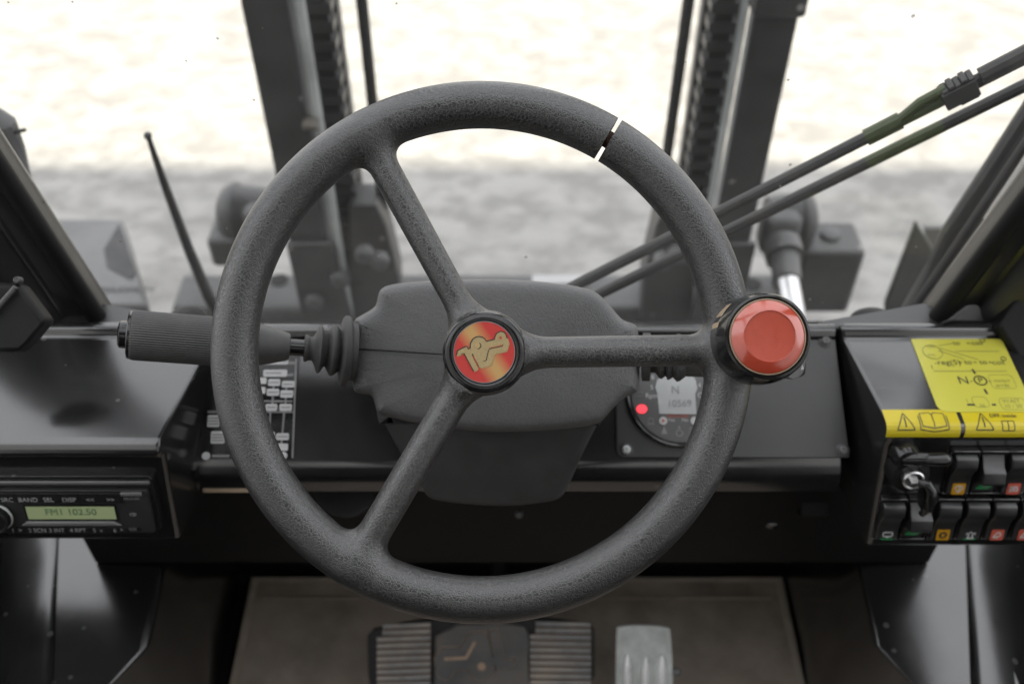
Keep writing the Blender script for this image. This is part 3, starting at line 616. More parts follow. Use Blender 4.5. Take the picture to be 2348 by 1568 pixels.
# outer dark wall beside the right console
f2 = Fr(D(2300, 760, .90), RT, UP)
MB().prism(f2, [f2.px(u, v) for u, v in ((2292, 748), (2330, 690), (2440, 560), (2440, 1000), (2352, 850))], -.03, .0).build('side_panel', MAT['black'], cab, bevel=.004)
# stickers
zt = .6004
P3 = [PZ(u, v, zt) for u, v in ((2088, 764), (2150, 945))]
sx0, sx1 = .3585, .4400; sy1, sy0 = P3[0].y, P3[1].y
sF = Fr((0, 0, zt), (1, 0, 0), (0, 1, 0))
st = MB().prism(sF, rrect(sx0, sx1, sy0, sy1, .008), 0, .0004).build('procedure_sticker', MAT['yellow'], scon, smooth=False)
tag(st, 'large yellow rounded sticker printed with a handwritten style procedure')
spx = lambda u, v: sF.px(u, v)
SV = lambda x, y: sF.px(2012 + x * .1785, 734.8 + y * .1785)              # crop of the sticker, px
ik = MB(); Z1 = .0005
for s_, x, y, h in (('to', 1010, 295, .0075), ('=', 1165, 300, .006), ('coil', 1275, 295, .0075), ('-', 745, 548, .007), ('reg(5)', 915, 545, .0085), ('=', 1060, 545, .006), ('to', 1160, 540, .008), ('=', 1255, 545, .006), ('to', 1355, 540, .008), ('=', 1450, 545, .006), ('coil', 1550, 545, .0078),
                    ('N', 1100, 775, .0125), ('-', 1200, 778, .008), ('P', 1320, 775, .0088), ('-', 1440, 778, .008), ('1', 700, 605, .006)):
    ik.text(sF, s_, *SV(x, y), h, Z1, .0001)
ring(ik, sF, SV(1320, 775), .0052, .0011, Z1, 20); ring(ik, sF, SV(1345, 258), .0022, .0006, Z1, 14); ring(ik, sF, SV(1615, 495), .0022, .0006, Z1, 14)
for a, b in (((1215, 630), (1255, 690)), ((1370, 885), (1410, 950)), ((1150, 1085), (1250, 1085)), ((1465, 1085), (1520, 1085))): ik.strip(sF, [SV(*a), SV(*b)], .0019, Z1, Z1 + .0001)
ik.build('sticker_print', MAT['ink'], st, smooth=False)
ik = MB(); ring(ik, sF, SV(705, 410), .0085, .0005, Z1, 24)
for s_, x, y, h in (('motor', 1595, 775, .0056), ('arrêt', 1605, 838, .0060), ('WAIT', 1715, 1040, .0058), ('10 / 30', 1740, 1105, .0054), ('50', 1345, 1100, .005), ('1', 1150, 1035, .005), ('OFF', 690, 345, .004), ('ON', 690, 450, .004)): ik.text(sF, s_, *SV(x, y), h, Z1, .0001)
for x, y, a, b_ in ((1600, 790, 115, 110), (1740, 1075, 130, 95), (1320, 1050, 70, 85)):
    ax, ay = SV(x - a, y + b_ * .8); bx, by = SV(x + a, y - b_ * .8); ik.strip(sF, rrect(min(ax, bx), max(ax, bx), min(ay, by), max(ay, by), .0035, 4), .0004, Z1, Z1 + .0001, True)
for a, b in (((780, 390), (1110, 500)), ((800, 360), (1290, 505)), ((780, 330), (960, 300)), ((720, 655), (1660, 655)), ((1000, 400), (1560, 400))): ik.strip(sF, [SV(*a), SV(*b)], .0009, Z1, Z1 + .0001)
ik.build('sticker_faint_print', MAT['inkgrey'], st, smooth=False)
# warning stickers that wrap the console edge
wrap = [(ynr + .0135, .600), (ynr, .600), (ynr - .003, .5993), (ynr - .0056, .5972), (ynr - .0072, .5940), (ynr - .0078, .5905)]
wl = [0]
for i in range(len(wrap) - 1): wl.append(wl[-1] + math.hypot(wrap[i + 1][0] - wrap[i][0], wrap[i + 1][1] - wrap[i][1]))
def wrapp(x, s, off):
    s = max(0, min(wl[-1] - 1e-6, s)); i = max(j for j in range(len(wl) - 1) if wl[j] <= s); t = (s - wl[i]) / (wl[i + 1] - wl[i])
    y = wrap[i][0] + (wrap[i + 1][0] - wrap[i][0]) * t; z = wrap[i][1] + (wrap[i + 1][1] - wrap[i][1]) * t
    d = Vector((0, wrap[i + 1][0] - wrap[i][0], wrap[i + 1][1] - wrap[i][1])).normalized(); nn = Vector((0, d.z, -d.y))
    if nn.z < -1e-6 or nn.y > 1e-6: nn = -nn
    return Vector((x, y, z)) + nn * off
def wstrip(mb, pts, wd, off, closed=False):
    pp = []
    n_ = len(pts)
    for i in range(n_ if closed else n_ - 1):
        a, b = pts[i], pts[(i + 1) % n_]
        m_ = 8
        for k in range(m_):
            p, q = lerp(a, b, k / m_), lerp(a, b, (k + 1) / m_); dx, dy = q[0] - p[0], q[1] - p[1]; l = math.hypot(dx, dy) or 1
            ox, oy = -dy / l * wd / 2, dx / l * wd / 2
            mb.add([wrapp(p[0] + ox, p[1] + oy, off), wrapp(q[0] + ox, q[1] + oy, off), wrapp(q[0] - ox, q[1] - oy, off), wrapp(p[0] - ox, p[1] - oy, off)], [(0, 1, 2, 3)])
W_ = wl[-1]
for i, (xa_, xb_) in enumerate(((.3112, .3728), (.3765, .4385))):
    mb = MB(); N_ = 40
    for k in range(N_):
        s0, s1 = W_ * k / N_, W_ * (k + 1) / N_
        mb.add([wrapp(xa_, s0, .0004), wrapp(xb_, s0, .0004), wrapp(xb_, s1, .0004), wrapp(xa_, s1, .0004)], [(0, 3, 2, 1)])
    ws_ = mb.build('warning_sticker', MAT['yellow2'], scon, angle=60)
    tag(ws_, 'yellow warning sticker with a triangle and a large open book' if i == 0 else 'yellow warning sticker reading DPF inside above a small book')
    pm = MB(); o_ = .0006
    x0 = xa_ + .009; wt = .0145
    wstrip(pm, [(x0, W_ * .74), (x0 + wt / 2, W_ * .15), (x0 + wt, W_ * .74)], .0009, o_, True)
    wstrip(pm, [(x0 + wt / 2, W_ * .30), (x0 + wt / 2, W_ * .66)], .0011, o_)
    if i == 0:
        bx, bw, t0, t1 = xa_ + .030, .020, W_ * .16, W_ * .62
        for d in (0, .0018): wstrip(pm, [(bx - d, t0 + d * 1.2), (bx - d, t1 + d * 1.6), (bx + bw / 2, t1 + d * 1.6 + .002), (bx + bw + d, t1 + d * 1.6), (bx + bw + d, t0 + d * 1.2)], .0008, o_)
        wstrip(pm, [(bx, t0), (bx + bw / 2 - .002, t0 - .001), (bx + bw / 2, t0 + .001), (bx + bw / 2 + .002, t0 - .001), (bx + bw, t0)], .0008, o_); wstrip(pm, [(bx + bw / 2, t0 + .001), (bx + bw / 2, t1 + .001)], .0008, o_)
    else:
        bx, bw, t0, t1 = xa_ + .031, .010, W_ * .46, W_ * .76
        wstrip(pm, [(bx, t0), (bx, t1), (bx + bw, t1), (bx + bw, t0)], .0008, o_, True); wstrip(pm, [(bx + bw / 2, t0), (bx + bw / 2, t1)], .0008, o_)
        f5 = Fr(wrapp(xa_ + .034, .007, .0006), (1, 0, 0), wrapp(0, .005, 0) - wrapp(0, .009, 0)); pm.text(f5, 'DPF inside', .0, 0, .0052, .0002, .0001)
    pm.build('warning_print', MAT['ink'], ws_, smooth=False)

# ignition lock, hand lever, key
lc = sfr.px(2088, 1090, .015); lf = Fr(sfr.p(*lc, 0), sfr.x, sfr.y)
lk = MB().lathe(lf, [(.0175, -.002), (.0175, .010), (.0155, .016), (.010, .018), (.0098, .0165), (.0001, .0165)], 40).build('ignition_lock', MAT['black'], scon)
MB().lathe(lf, [(.0092, .0166), (.0090, .0225), (.0078, .0235), (.0070, .0215), (.0001, .0212)], 32).build('lock_ring', MAT['bright'], lk)
kf = Fr(lf.p(0, 0, .022), lf.x, lf.y)
key = thing('ignition_key', 'black headed ignition key hanging in the lock of the right console', 'key', kf)
MB().box(kf, -.0035, .0035, -.001, .001, -.006, .006).build('blade', MAT['bright'], key)
hd = MB(); kp = [(.002, .002, .006), (.0075, .003, .010), (.0112, -.003, .012), (.0125, -.012, .012), (.0115, -.021, .011), (.0082, -.028, .009)]
hd.tube([kf.p(*q) for q in kp], [.0030, .0040, .0044, .0046, .0042, .0028], 16)
hd.prism(Fr(kf.p(.001, .001, .007), kf.x, kf.y), smooth_poly([(.001, .001), (.006, .001), (.0105, -.005), (.0105, -.018), (.0075, -.026), (.003, -.020), (.0005, -.010)], 2), 0, .003); hd.build('head', MAT['gloss'], key, angle=60)
MB().prism(Fr(kf.p(.001, .001, .0101), kf.x, kf.y), circ(.0052, -.016, .0018, 16, .0040), 0, .0002).build('head_hole', MAT['black'], key)
lv = sfr.px(2080, 1050, .012); hf = Fr(sfr.p(*lv, 0), sfr.x, sfr.y)
hl2 = thing('hand_lever', 'short black gloss hand lever mounted just above the ignition key', 'lever', hf)
MB().lathe(hf, [(.012, -.002), (.012, .012), (.010, .018), (.0001, .019)], 28).build('pivot', MAT['gloss'], hl2)
mb = MB(); e1 = sfr.px(2168, 1048, .012); dx_ = e1[0] - lv[0]
mb.tube([hf.p(*q) for q in ((-.004, .0, .014), (.004, .002, .017), (dx_ * .45, .003, .018), (dx_ * .85, .0025, .0175), (dx_, .0015, .0165), (dx_ + .0012, .0012, .016))], [.0055, .0066, .0058, .0062, .0056, .0030], 20)
mb.build('handle', MAT['gloss'], hl2, angle=60)

# rocker switches
SH = .0415; SWd = .0225
def profA(): return [(0, -.001), (0, .007), (.06, .0115), (.22, .0128), (.32, .0122), (.42, .0090), (.60, .0066), (.80, .0060), (.96, .0062), (1.0, .004), (1.0, -.001)]
def profB(): return [(0, -.001), (0, .003), (.10, .0060), (.26, .0100), (.34, .0150), (.58, .0165), (.63, .0150), (.66, .0060), (.80, .0030), (1.0, .0010), (1.0, -.001)]
def make_rocker(prof, fr, label):
    t = thing('rocker_switch', label, 'switch', fr, 'rocker switches on the right console')
    hb = MB(); w2 = SWd / 2
    hb.box(fr, -w2, w2, SH / 2, SH / 2 + .0035, 0, .0075); hb.box(fr, -w2, w2, -SH / 2 - .002, -SH / 2 - .0002, 0, .003)
    for s_ in (-1, 1): hb.box(fr, s_ * (w2 - .0007) - .0006, s_ * (w2 - .0007) + .0006, -SH / 2, SH / 2 - .0002, 0, .003)
    hb.build('housing', MAT['dash'], t, bevel=.0006)
    rb = MB(); w3 = w2 - .0018; k_ = len(prof)
    vs = [fr.p(x, SH / 2 - s_ * SH, o_) for x in (-w3, w3) for s_, o_ in prof]
    rb.add(vs, [(i, k_ + i, k_ + (i + 1) % k_, (i + 1) % k_) for i in range(k_)] + [tuple(range(k_)), tuple(range(k_, 2 * k_))[::-1]])
    rb.build('rocker', MAT['plate'], t, angle=50, bevel=.0014, bseg=3)
    return t
SW = [('A', 2204, 1087, 'orange', 'upper row rocker switch with a white wiper fan on an orange icon'), ('B', 2269, 1087, 'green', 'flipped rocker switch in the upper row with a green vehicle icon'),
      ('A', 2331, 1087, 'redicon', 'upper row rocker switch with a red heated grid icon'), ('A', 2040, 1194, 'none', 'lower row rocker switch with a white rear window icon'),
      ('B', 2104, 1194, 'green', 'flipped rocker switch in the lower row with a green lamp icon'), ('A', 2168, 1194, 'orange', 'lower row rocker switch with a black gear on an orange icon'),
      ('A', 2231, 1194, 'dark', 'lower row rocker switch with a white rotating beacon icon'), ('A', 2293, 1194, 'redicon', 'lower row rocker switch with a white lamp on a red icon'),
      ('A', 2356, 1194, 'redicon', 'lower row rocker switch half cut off by the right picture edge')]
proto = {}
def glyph(mb, fr, kind, z, s=.0042):
    if kind == 0: mb.strip(fr, [(-s * .9, s * .4), (-s * .45, s * .8), (s * .45, s * .8), (s * .9, s * .4), (s * .1, -s * .9), (-s * .1, -s * .9)], s * .22, z, z + .0002, True); mb.strip(fr, [(0, -s * .9), (s * .2, s * .7)], s * .2, z, z + .0002)
    elif kind in (1, 4): ring(mb, fr, (s * .35, 0), s * .5, s * .22, z, 14); mb.strip(fr, [(-s, s * .3), (-s * .3, s * .3)], s * .2, z, z + .0002); mb.strip(fr, [(-s, -s * .2), (-s * .3, -s * .2)], s * .2, z, z + .0002)
    elif kind == 2:
        for k in range(4): mb.strip(fr, [(-s * .8 + k * s * .22, -s * .8), (-s * .8 + k * s * .22, s * .8)], s * .1, z, z + .0002)
        ring(mb, fr, (s * .45, -s * .1), s * .42, s * .2, z, 12); mb.strip(fr, [(-s * .1, s * .6), (s * .8, s * .6)], s * .16, z, z + .0002)
    elif kind == 3: mb.strip(fr, rrect(-s, s, -s * .35, s * .75, s * .3, 3), s * .26, z, z + .0002, True); mb.prism(fr, [(-s * .35, -s * .3), (s * .35, -s * .3), (0, -s * .95)], z, z + .0002)
    elif kind == 5:
        ring(mb, fr, (0, 0), s * .62, s * .34, z, 16)
        for k in range(8): a = k * math.pi / 4; mb.strip(fr, [(s * .6 * math.cos(a), s * .6 * math.sin(a)), (s * .98 * math.cos(a), s * .98 * math.sin(a))], s * .26, z, z + .0002)
    elif kind == 6:
        mb.strip(fr, [(-s * .45, -s * .6), (-s * .4, s * .5), (0, s * .85), (s * .4, s * .5), (s * .45, -s * .6)], s * .26, z, z + .0002); mb.strip(fr, [(-s * .8, -s * .8), (s * .8, -s * .8)], s * .34, z, z + .0002)
        for q in (-1, 1):
            for k in range(3): mb.strip(fr, [(q * s * .65, s * .4), (q * s * 1.05, s * (.1 + .3 * k))], s * .14, z, z + .0002)
    else:
        mb.strip(fr, [(-s * .1, s * .7), (s * .5, s * .6), (s * .75, 0), (s * .3, -s * .35), (-s * .9, -s * .6)], s * .28, z, z + .0002); mb.strip(fr, [(-s * .1, s * .7), (-s * .9, -s * .6)], s * .22, z, z + .0002)
        for k in range(3): mb.strip(fr, [(-s * .6 + k * s * .4, -s * .5), (-s * .7 + k * s * .4, -s * .95)], s * .12, z, z + .0002)
for i, (state, u, v, col, label) in enumerate(SW):
    x, y = sfr.px(u, v, .006); f2 = Fr(sfr.p(x, y, .0004), sfr.x, sfr.y)
    if state not in proto:
        t = make_rocker(profA() if state == 'A' else profB(), f2, label); proto[state] = t
    else:
        t = proto[state].copy(); scene.collection.objects.link(t); t.matrix_world = f2.M(); MW[t.name] = f2.M(); t['label'] = label
        for ch in list(proto[state].children):
            if ch.name.startswith('switch_icon'): continue
            c = ch.copy(); scene.collection.objects.link(c); c.parent = t; MW[c.name] = f2.M()
    icy = -SH * .34; icz = .0064 if state == 'A' else .0026
    sl = 0 if state == 'A' else .09
    fi = Fr(f2.p(0, icy, icz + .0003), f2.x, f2.y - f2.z * -sl if sl else f2.y)
    ib = MB()
    if col in ('orange', 'redicon', 'green'):
        s_ = .0056; pb = rrect(-s_, s_, -s_ * (1 if col != 'green' else .55), s_ * (1 if col != 'green' else .55), .001, 3)
        if col == 'green': pb = [(a + b * .7, b) for a, b in pb]
        icn = ib.prism(fi, pb, 0, .0003).build('switch_icon', MAT[col], t, smooth=False)
    else:
        s_ = .0054; icn = ib.prism(fi, rrect(-s_, s_, -s_ * .95, -s_ * .7, .0002, 2), 0, .0003).build('switch_icon', MAT['green'], t, smooth=False)
    gm_ = MB(); glyph(gm_, fi, i if i < 8 else 7, .0004, .0040 if col != 'green' else .0028)
    gm_.build('icon_symbol', MAT['ink'] if i == 5 else (MAT['white'] if col in ('none', 'dark') else MAT['greyprint' if col == 'green' else 'white']), icn, smooth=False)

# ================================================================== CAR RADIO
radio = thing('car_radio', 'black car radio with a lit green display in the left console', 'car radio', rfr)
RV = lambda x, y: rfr.px(x * .1739, 1078.9 + y * .1739, .015)
def quad(mb, x0, y0, x1, y1, z0, z1, r=.0008):
    a = RV(x0, y1); b = RV(x1, y0); mb.prism(rfr, rrect(a[0], b[0], a[1], b[1], r, 3), z0, z1)
lft = RV(-700, 600)[0]
tR = RV(2030, 120); bR = RV(2150, 830)
MB().prism(rfr, rrect(lft, max(tR[0], bR[0]) - .004, bR[1], tR[1], .004, 4), .0004, .010).build('bezel', MAT['dash'], radio, bevel=.002, bseg=3)
a = RV(1935, 815); b = RV(1870, 262)
face = MB().prism(rfr, rrect(lft, b[0] + .004, a[1], b[1], .002, 3), .0105, .0150).build('faceplate', MAT['plate'], radio, bevel=.0012)
mb = MB(); mb.box(rfr, lft, RV(1960, 200)[0], RV(0, 212)[1], RV(0, 170)[1], .0102, .0125); mb.build('trim_bar', MAT['midgrey'], radio, bevel=.001)  # bezel highlight put into the paler grey of this bar
labs = ['SRC', 'BAND', 'SEL', 'DISP', '<<', '>>']; xs = [110, 385, 655, 925, 1205, 1470]; xb2 = [230, 500, 755, 1035, 1295, 1565]
rl = MB()
for k in range(7):
    x = xs[k] if k < 6 else xs[0] - 270
    bt = MB(); q0_ = RV(x - 128, 400); q1_ = RV(x + 132, 278); bt.box(rfr, q0_[0], q1_[0] - .0005, q0_[1], q1_[1], .0151, .0172); bt.build('button', MAT['black'], radio, bevel=.0007)
    if k < 6: rl.text(rfr, labs[k], *RV(x, 364), .0060, .0173)
l2 = ['1  >', '2 SCN', '3 INT', '4 RPT', '5  v', '6  ^']
for k in range(6):
    x = xb2[k]; bt = MB(); q0_ = RV(x - 128, 815); q1_ = RV(x + 132, 728); bt.box(rfr, q0_[0], q1_[0] - .0005, q0_[1], q1_[1], .0151, .0168); bt.build('button', MAT['black'], radio, bevel=.0007)
    rl.text(rfr, l2[k], *RV(x + 5, 768), .0056, .0169)
rl.text(rfr, 'CD', *RV(1755, 575), .0040, .0152); rl.build('button_print', MAT['radioprint'], radio, smooth=False)
gl_ = MB(); gl_.text(rfr, 'RELEASE', *RV(1735, 366), .0036, .0152); gl_.text(rfr, 'AUX', *RV(1745, 768), .0040, .0152); gl_.build('faint_print', MAT['greyprint'], radio, smooth=False)
q0_, q1_ = RV(1600, 318), RV(1870, 275); MB().box(rfr, q0_[0], q1_[0], q0_[1], q1_[1], .0151, .0172).build('release_key', MAT['midgrey'], radio, bevel=.0006)
q0_, q1_ = RV(385, 628), RV(1505, 466); MB().box(rfr, q0_[0] - .002, q1_[0] + .002, q0_[1] - .002, q1_[1] + .002, .0151, .0156).build('display_frame', MAT['black'], radio, smooth=False)
dsp = MB().box(rfr, q0_[0], q1_[0], q0_[1], q1_[1], .0157, .0161).build('display', MAT['lcdgreen'], radio, smooth=False)
mb = MB(); mb.text(rfr, 'FM1 102.50', (q0_[0] + q1_[0]) / 2, (q0_[1] + q1_[1]) / 2 + .001, .0092, .0162); mb.build('display_digits', MAT['lcdgreenink'], dsp, smooth=False)
q0_, q1_ = RV(290, 705), RV(1600, 650); MB().prism(rfr, [(q0_[0], q0_[1]), (q1_[0] + .001, q0_[1]), (q1_[0] - .006, q1_[1]), (q0_[0] + .006, q1_[1])], .0151, .0180).build('ledge', MAT['midgrey'], radio, bevel=.0012)  # highlight below the display put into its paler grey
kq = RV(-25, 585); kf2 = Fr(rfr.p(*kq, .015), rfr.x, rfr.y)
kn = MB().lathe(kf2, [(.0125, 0), (.0122, .009), (.0108, .0105), (.0100, .009), (.0001, .0088)], 40).build('volume_knob', MAT['black'], radio)
MB().lathe(kf2, [(.0128, .0015), (.0134, .002), (.0134, .0035), (.0128, .004)], 40, cap=False).build('knob_ring', MAT['steel'], kn)
MB().lathe(Fr(rfr.p(*RV(1835, 768), .0151), rfr.x, rfr.y), [(.0022, 0), (.0022, .0006), (.0012, .0004), (.0001, -.0)], 16).build('aux_socket', MAT['black'], radio)
# dark box with a bright bar at far left
hfr = Fr(D(40, 720, .80), RT, UP)
hb = thing('heater_outlet', 'dark angular box with a pale metal bar at the left picture edge', 'box', hfr)
HB = lambda x, y: hfr.px(x * .186, 583 + y * .186)
MB().prism(hfr, [HB(*q) for q in ((-200, 330), (225, 360), (560, 812), (345, 1075), (190, 1212), (-200, 1205))], -.02, 0).build('case', MAT['black'], hb, bevel=.004, bseg=3)
MB().tube([hfr.p(*HB(222, 405), .004), hfr.p(*HB(0, 660), .004), hfr.p(*HB(-80, 760), .004)], .0020, 12).build('bar', MAT['mast_grey'], hb)
MB().lathe(Fr(hfr.p(*HB(215, 320), .0), hfr.x, hfr.y), [(.003, -.004), (.003, .001), (.002, .002), (.0001, .002)], 16).build('screw', MAT['mast'], hb)

# ================================================================== FLOOR MAT AND PEDALS
zf = .014; q = [PZ(u, v, zf) for u, v in ((576, 1322), (1795, 1324))]
x0, x1, y1 = q[0].x, q[1].x, q[0].y
fm = thing('floor_mat', 'dusty brown black floor mat with a raised rim in the footwell', 'floor mat', Fr((0, .6, 0), (1, 0, 0), (0, 1, 0)))
MB().box(WORLD, x0, x1, -.15, y1, .001, zf - .004).build('sheet', MAT['mat'], fm, smooth=False)
mb = MB()
for a, b, c, d in ((x0, x1, y1 - .006, y1), (x0, x0 + .010, -.15, y1 - .0065), (x1 - .010, x1, -.15, y1 - .0065), (x0 + .02, x1 - .02, y1 - .034, y1 - .030)): mb.box(WORLD, a, b, c, d, zf - .0038, zf + .001)
mb.build('rim', MAT['matedge'], fm, bevel=.002)

pc = D(1102, 1520, 1.19); pfr = Fr(pc, RT, Vector((0, .80, .60)))
pp = lambda x, y: pfr.px(816.5 + x * .3229, 1399.7 + y * .3229)
bp = thing('brake_pedal', 'wide ribbed rubber brake pedal with embossed badge, caked in brown dust', 'pedal', pfr)
poly = [pp(*q) for q in ((78, 175), (110, 140), (330, 95), (560, 55), (760, 42), (1000, 42), (1230, 52), (1450, 72), (1650, 100), (1690, 130), (1692, 460), (1665, 520), (1640, 720), (120, 720), (85, 440))]
bp_body = MB().prism(pfr, poly, -.022, 0).build('pad', MAT['pedaldark'], bp, bevel=.004, bseg=3)
rb = MB(); db = MB()
for s_, (xa_, xb_) in ((0, (150, 530)), (1, (1235, 1675))):
    for k in range(13):
        y = 108 + k * 46 - (0 if s_ == 0 else 20); a_, b_ = pp(xa_ + (40 if k < 2 else 0), y), pp(xb_ - (0 if s_ == 0 else 10), y - (12 if s_ == 0 else -6))
        rb.strip(pfr, [a_, lerp(a_, b_, .5), b_], .0046, 0, .0050); db.strip(pfr, [(a_[0], a_[1] - .0058), (b_[0], b_[1] - .0058)], .0026, 0, .0008)
rb.build('tread', MAT['pedal'], bp, smooth=False); db.build('tread_dirt', MAT['pedaldust'], bp, smooth=False)
mb = MB(); mb.prism(pfr, smooth_poly([pp(*q) for q in ((560, 95), (1190, 70), (1240, 190), (1220, 380), (1260, 720), (540, 720), (560, 400))], 1), .0003, .0080); mb.build('boss', MAT['boss'], bp, bevel=.003, bseg=3)
LOGO = [(283, 805), (300, 728), (452, 655), (487, 705), (517, 688), (520, 610), (560, 535), (610, 500), (670, 490), (725, 500), (765, 530), (792, 572), (935, 538), (945, 480), (975, 430), (1040, 400), (1095, 415), (1130, 455), (1142, 510), (1160, 518), (1190, 605), (1150, 735), (1120, 748), (935, 790), (880, 960), (850, 990), (700, 1030), (660, 995), (550, 785), (540, 800), (655, 1030), (640, 1060), (580, 1088), (410, 775), (295, 830)]
def LP(q, k, rot=0, o=(0, 0)):
    x, y = (q[0] - 757) * k, -(q[1] - 757) * k; c, s_ = math.cos(rot), math.sin(rot); return (o[0] + c * x - s_ * y, o[1] + s_ * x + c * y)
lo = pp(845, 300); kl = 1.02e-4; rl_ = rad(180 - 14)
MB().prism(pfr, [LP(q, kl, rl_, lo) for q in LOGO], .0082, .0115).build('embossed_badge', MAT['boss'], bp, bevel=.0006)
mb = MB(); mb.strip(pfr, [LP(q, kl, rl_, lo) for q in LOGO], .0018, .0081, .0086, True)
mb.strip(pfr, [LP(q, kl, rl_, lo) for q in ((1080, 630), (845, 700), (790, 900))], .0034, .0116, .0119)
mb.prism(pfr, [LP(q, kl, rl_, lo) for q in circ(650, 650, 45, 16)], .0116, .0119); mb.build('badge_dirt', MAT['pedaldust'], bp, smooth=False)
MB().tube([pfr.p(.02, -.02, -.02), pfr.p(.02, .03, -.07), pfr.p(.02, .12, -.10)], .012, 12).build('pedal_arm', MAT['black'], bp)

ac = D(1476, 1520, 1.17); afr = Fr(ac, RT, Vector((0, .72, .69)))
ap = lambda x, y: afr.px(816.5 + x * .3229, 1399.7 + y * .3229)
acc = thing('accelerator_pedal', 'worn bare steel accelerator pedal with three polished raised slots', 'pedal', afr)
MB().prism(afr, smooth_poly([ap(*q) for q in ((1850, 125), (1870, 112), (2040, 98), (2215, 118), (2235, 140), (2250, 420), (2250, 760), (1845, 760), (1845, 400))], 1), -.006, 0).build('plate', MAT['steel'], acc, bevel=.003, bseg=3)
for x, y0_, wd in ((1925, 310, 27), (2055, 330, 25), (2172, 315, 30)):
    mb = MB(); c = ap(x, 460); f3 = Fr(afr.p(*c, 0), afr.x, afr.y); L_ = abs(ap(x, y0_)[1] - c[1]); r_ = wd * .3229 * 1.17 / F
    rings = [(1.25, 0), (1.2, .0018), (1.0, .0035), (.6, .0048), (.01, .0052)]; seg = 32; vs, fs = [], []
    for s_, z in rings:
        for k in range(seg): t_ = 2 * math.pi * k / seg; vs.append(f3.p(r_ * s_ * math.cos(t_), L_ * s_ ** .3 * math.sin(t_) * (1 if s_ > .1 else .1), z))
    for j in range(len(rings) - 1):
        for k in range(seg): l = (k + 1) % seg; fs.append((j * seg + k, j * seg + l, (j + 1) * seg + l, (j + 1) * seg + k))
    mb.add(vs, fs); mb.build('raised_slot', MAT['slot'], acc)
MB().lathe(Fr(afr.p(*ap(2262, 440), -.004), afr.y, afr.z), [(.005, -.002), (.005, .006), (.003, .008), (.0001, .008)], 16).build('pivot_bolt', MAT['midgrey'], acc)

# ================================================================== STEERING COLUMN
shf = Fr(D(1140, 830, .800), RT, UP)
col = thing('steering_column', 'dark grey grained steering column shroud behind the wheel hub', 'steering column', shf)
CV = lambda x, y: (758.2 + x * .3905, 612.4 + y * .3905)
up_out = [(262, 215), (270, 165), (285, 125), (345, 93), (600, 72), (930, 63), (1200, 75), (1400, 97), (1530, 126), (1582, 155), (1640, 215), (1700, 288), (1735, 315), (1795, 330), (1815, 370), (1824, 530), (1820, 680), (1815, 728), (1785, 752), (1735, 765), (1665, 830), (1612, 895), (1572, 925), (1480, 945), (1250, 968), (1000, 976), (800, 968), (560, 935), (400, 903), (290, 875), (262, 850), (252, 800), (236, 755), (205, 752), (140, 745), (118, 705), (116, 480), (120, 310), (180, 275), (245, 238)]
def pillow(mb, fr, pix, back, steps, dome, blend=True):
    pts = smooth_poly([fr.px(*q) for q in pix], 2); n_ = len(pts)
    cx = sum(p[0] for p in pts) / n_; cy = sum(p[1] for p in pts) / n_
    nr = []
    for i in range(n_):
        a, b = Vector(pts[(i - 2) % n_]), Vector(pts[(i + 2) % n_]); t = (b - a).normalized(); nn = Vector((-t.y, t.x))
        nr.append(nn)
    area = sum(pts[i][0] * pts[(i + 1) % n_][1] - pts[(i + 1) % n_][0] * pts[i][1] for i in range(n_))
    if area < 0: nr = [-q for q in nr]
    loops = [[(p[0] * .985 + cx * .015, p[1] * .985 + cy * .015, -back) for p in pts]]
    for ins, z in steps: loops.append([(p[0] + q.x * ins, p[1] + q.y * ins, z) for p, q in zip(pts, nr)])
    li, lz = steps[-1]; base = [(p[0] + q.x * li, p[1] + q.y * li) for p, q in zip(pts, nr)]
    hx = max(abs(p[0] - cx) for p in base) * .85; hy = max(abs(p[1] - cy) for p in base) * .85
    for s_ in ((.93, .84, .73, .6, .45, .3, .15) if blend else ()):
        w_ = max(0, (s_ - .45) / .55) ** .7 if blend else 1
        def tgt(p): a = math.atan2((p[1] - cy) / hy, (p[0] - cx) / hx); return (cx + hx * math.cos(a), cy + hy * math.sin(a))
        loops.append([(cx + ((p[0] - cx) * w_ + (tgt(p)[0] - cx) * (1 - w_)) * s_, cy + ((p[1] - cy) * w_ + (tgt(p)[1] - cy) * (1 - w_)) * s_, lz + dome * (1 - s_ * s_)) for p in base])
    vs = [fr.p(*p) for l in loops for p in l]; fs = []
    fl_ = area < 0
    for j in range(len(loops) - 1):
        for i in range(n_):
            k = (i + 1) % n_; f = (j * n_ + i, j * n_ + k, (j + 1) * n_ + k, (j + 1) * n_ + i); fs.append(f[::-1] if fl_ else f)
    last = tuple((len(loops) - 1) * n_ + i for i in range(n_)); fs.append(last[::-1] if fl_ else last)
    mb.add(vs, fs)
mb = MB(); pillow(mb, shf, [CV(*q) for q in up_out], .075, [(0, -.012), (.0006, -.004), (.0020, .0010), (.0045, .0040), (.008, .0055), (.013, .0062)], .0035)
mb.build('upper_shroud', MAT['shroud'], col, angle=80)
lfr = Fr(D(1140, 1000, .822), RT, D(1140, 860, .800) - D(1140, 1150, .865))
lw = [(258, 820), (275, 880), (330, 990), (410, 1140), (525, 1318), (560, 1368), (640, 1394), (900, 1420), (1100, 1420), (1300, 1394), (1368, 1368), (1405, 1315), (1500, 1090), (1600, 905), (1620, 820)]
mb = MB(); pillow(mb, lfr, [CV(*q) for q in lw], .08, [(0, -.014), (.001, -.006), (.003, -.001), (.006, .002), (.011, .003)], .0, False)
mb.build('lower_shroud', MAT['shroud_low'], col, angle=80)
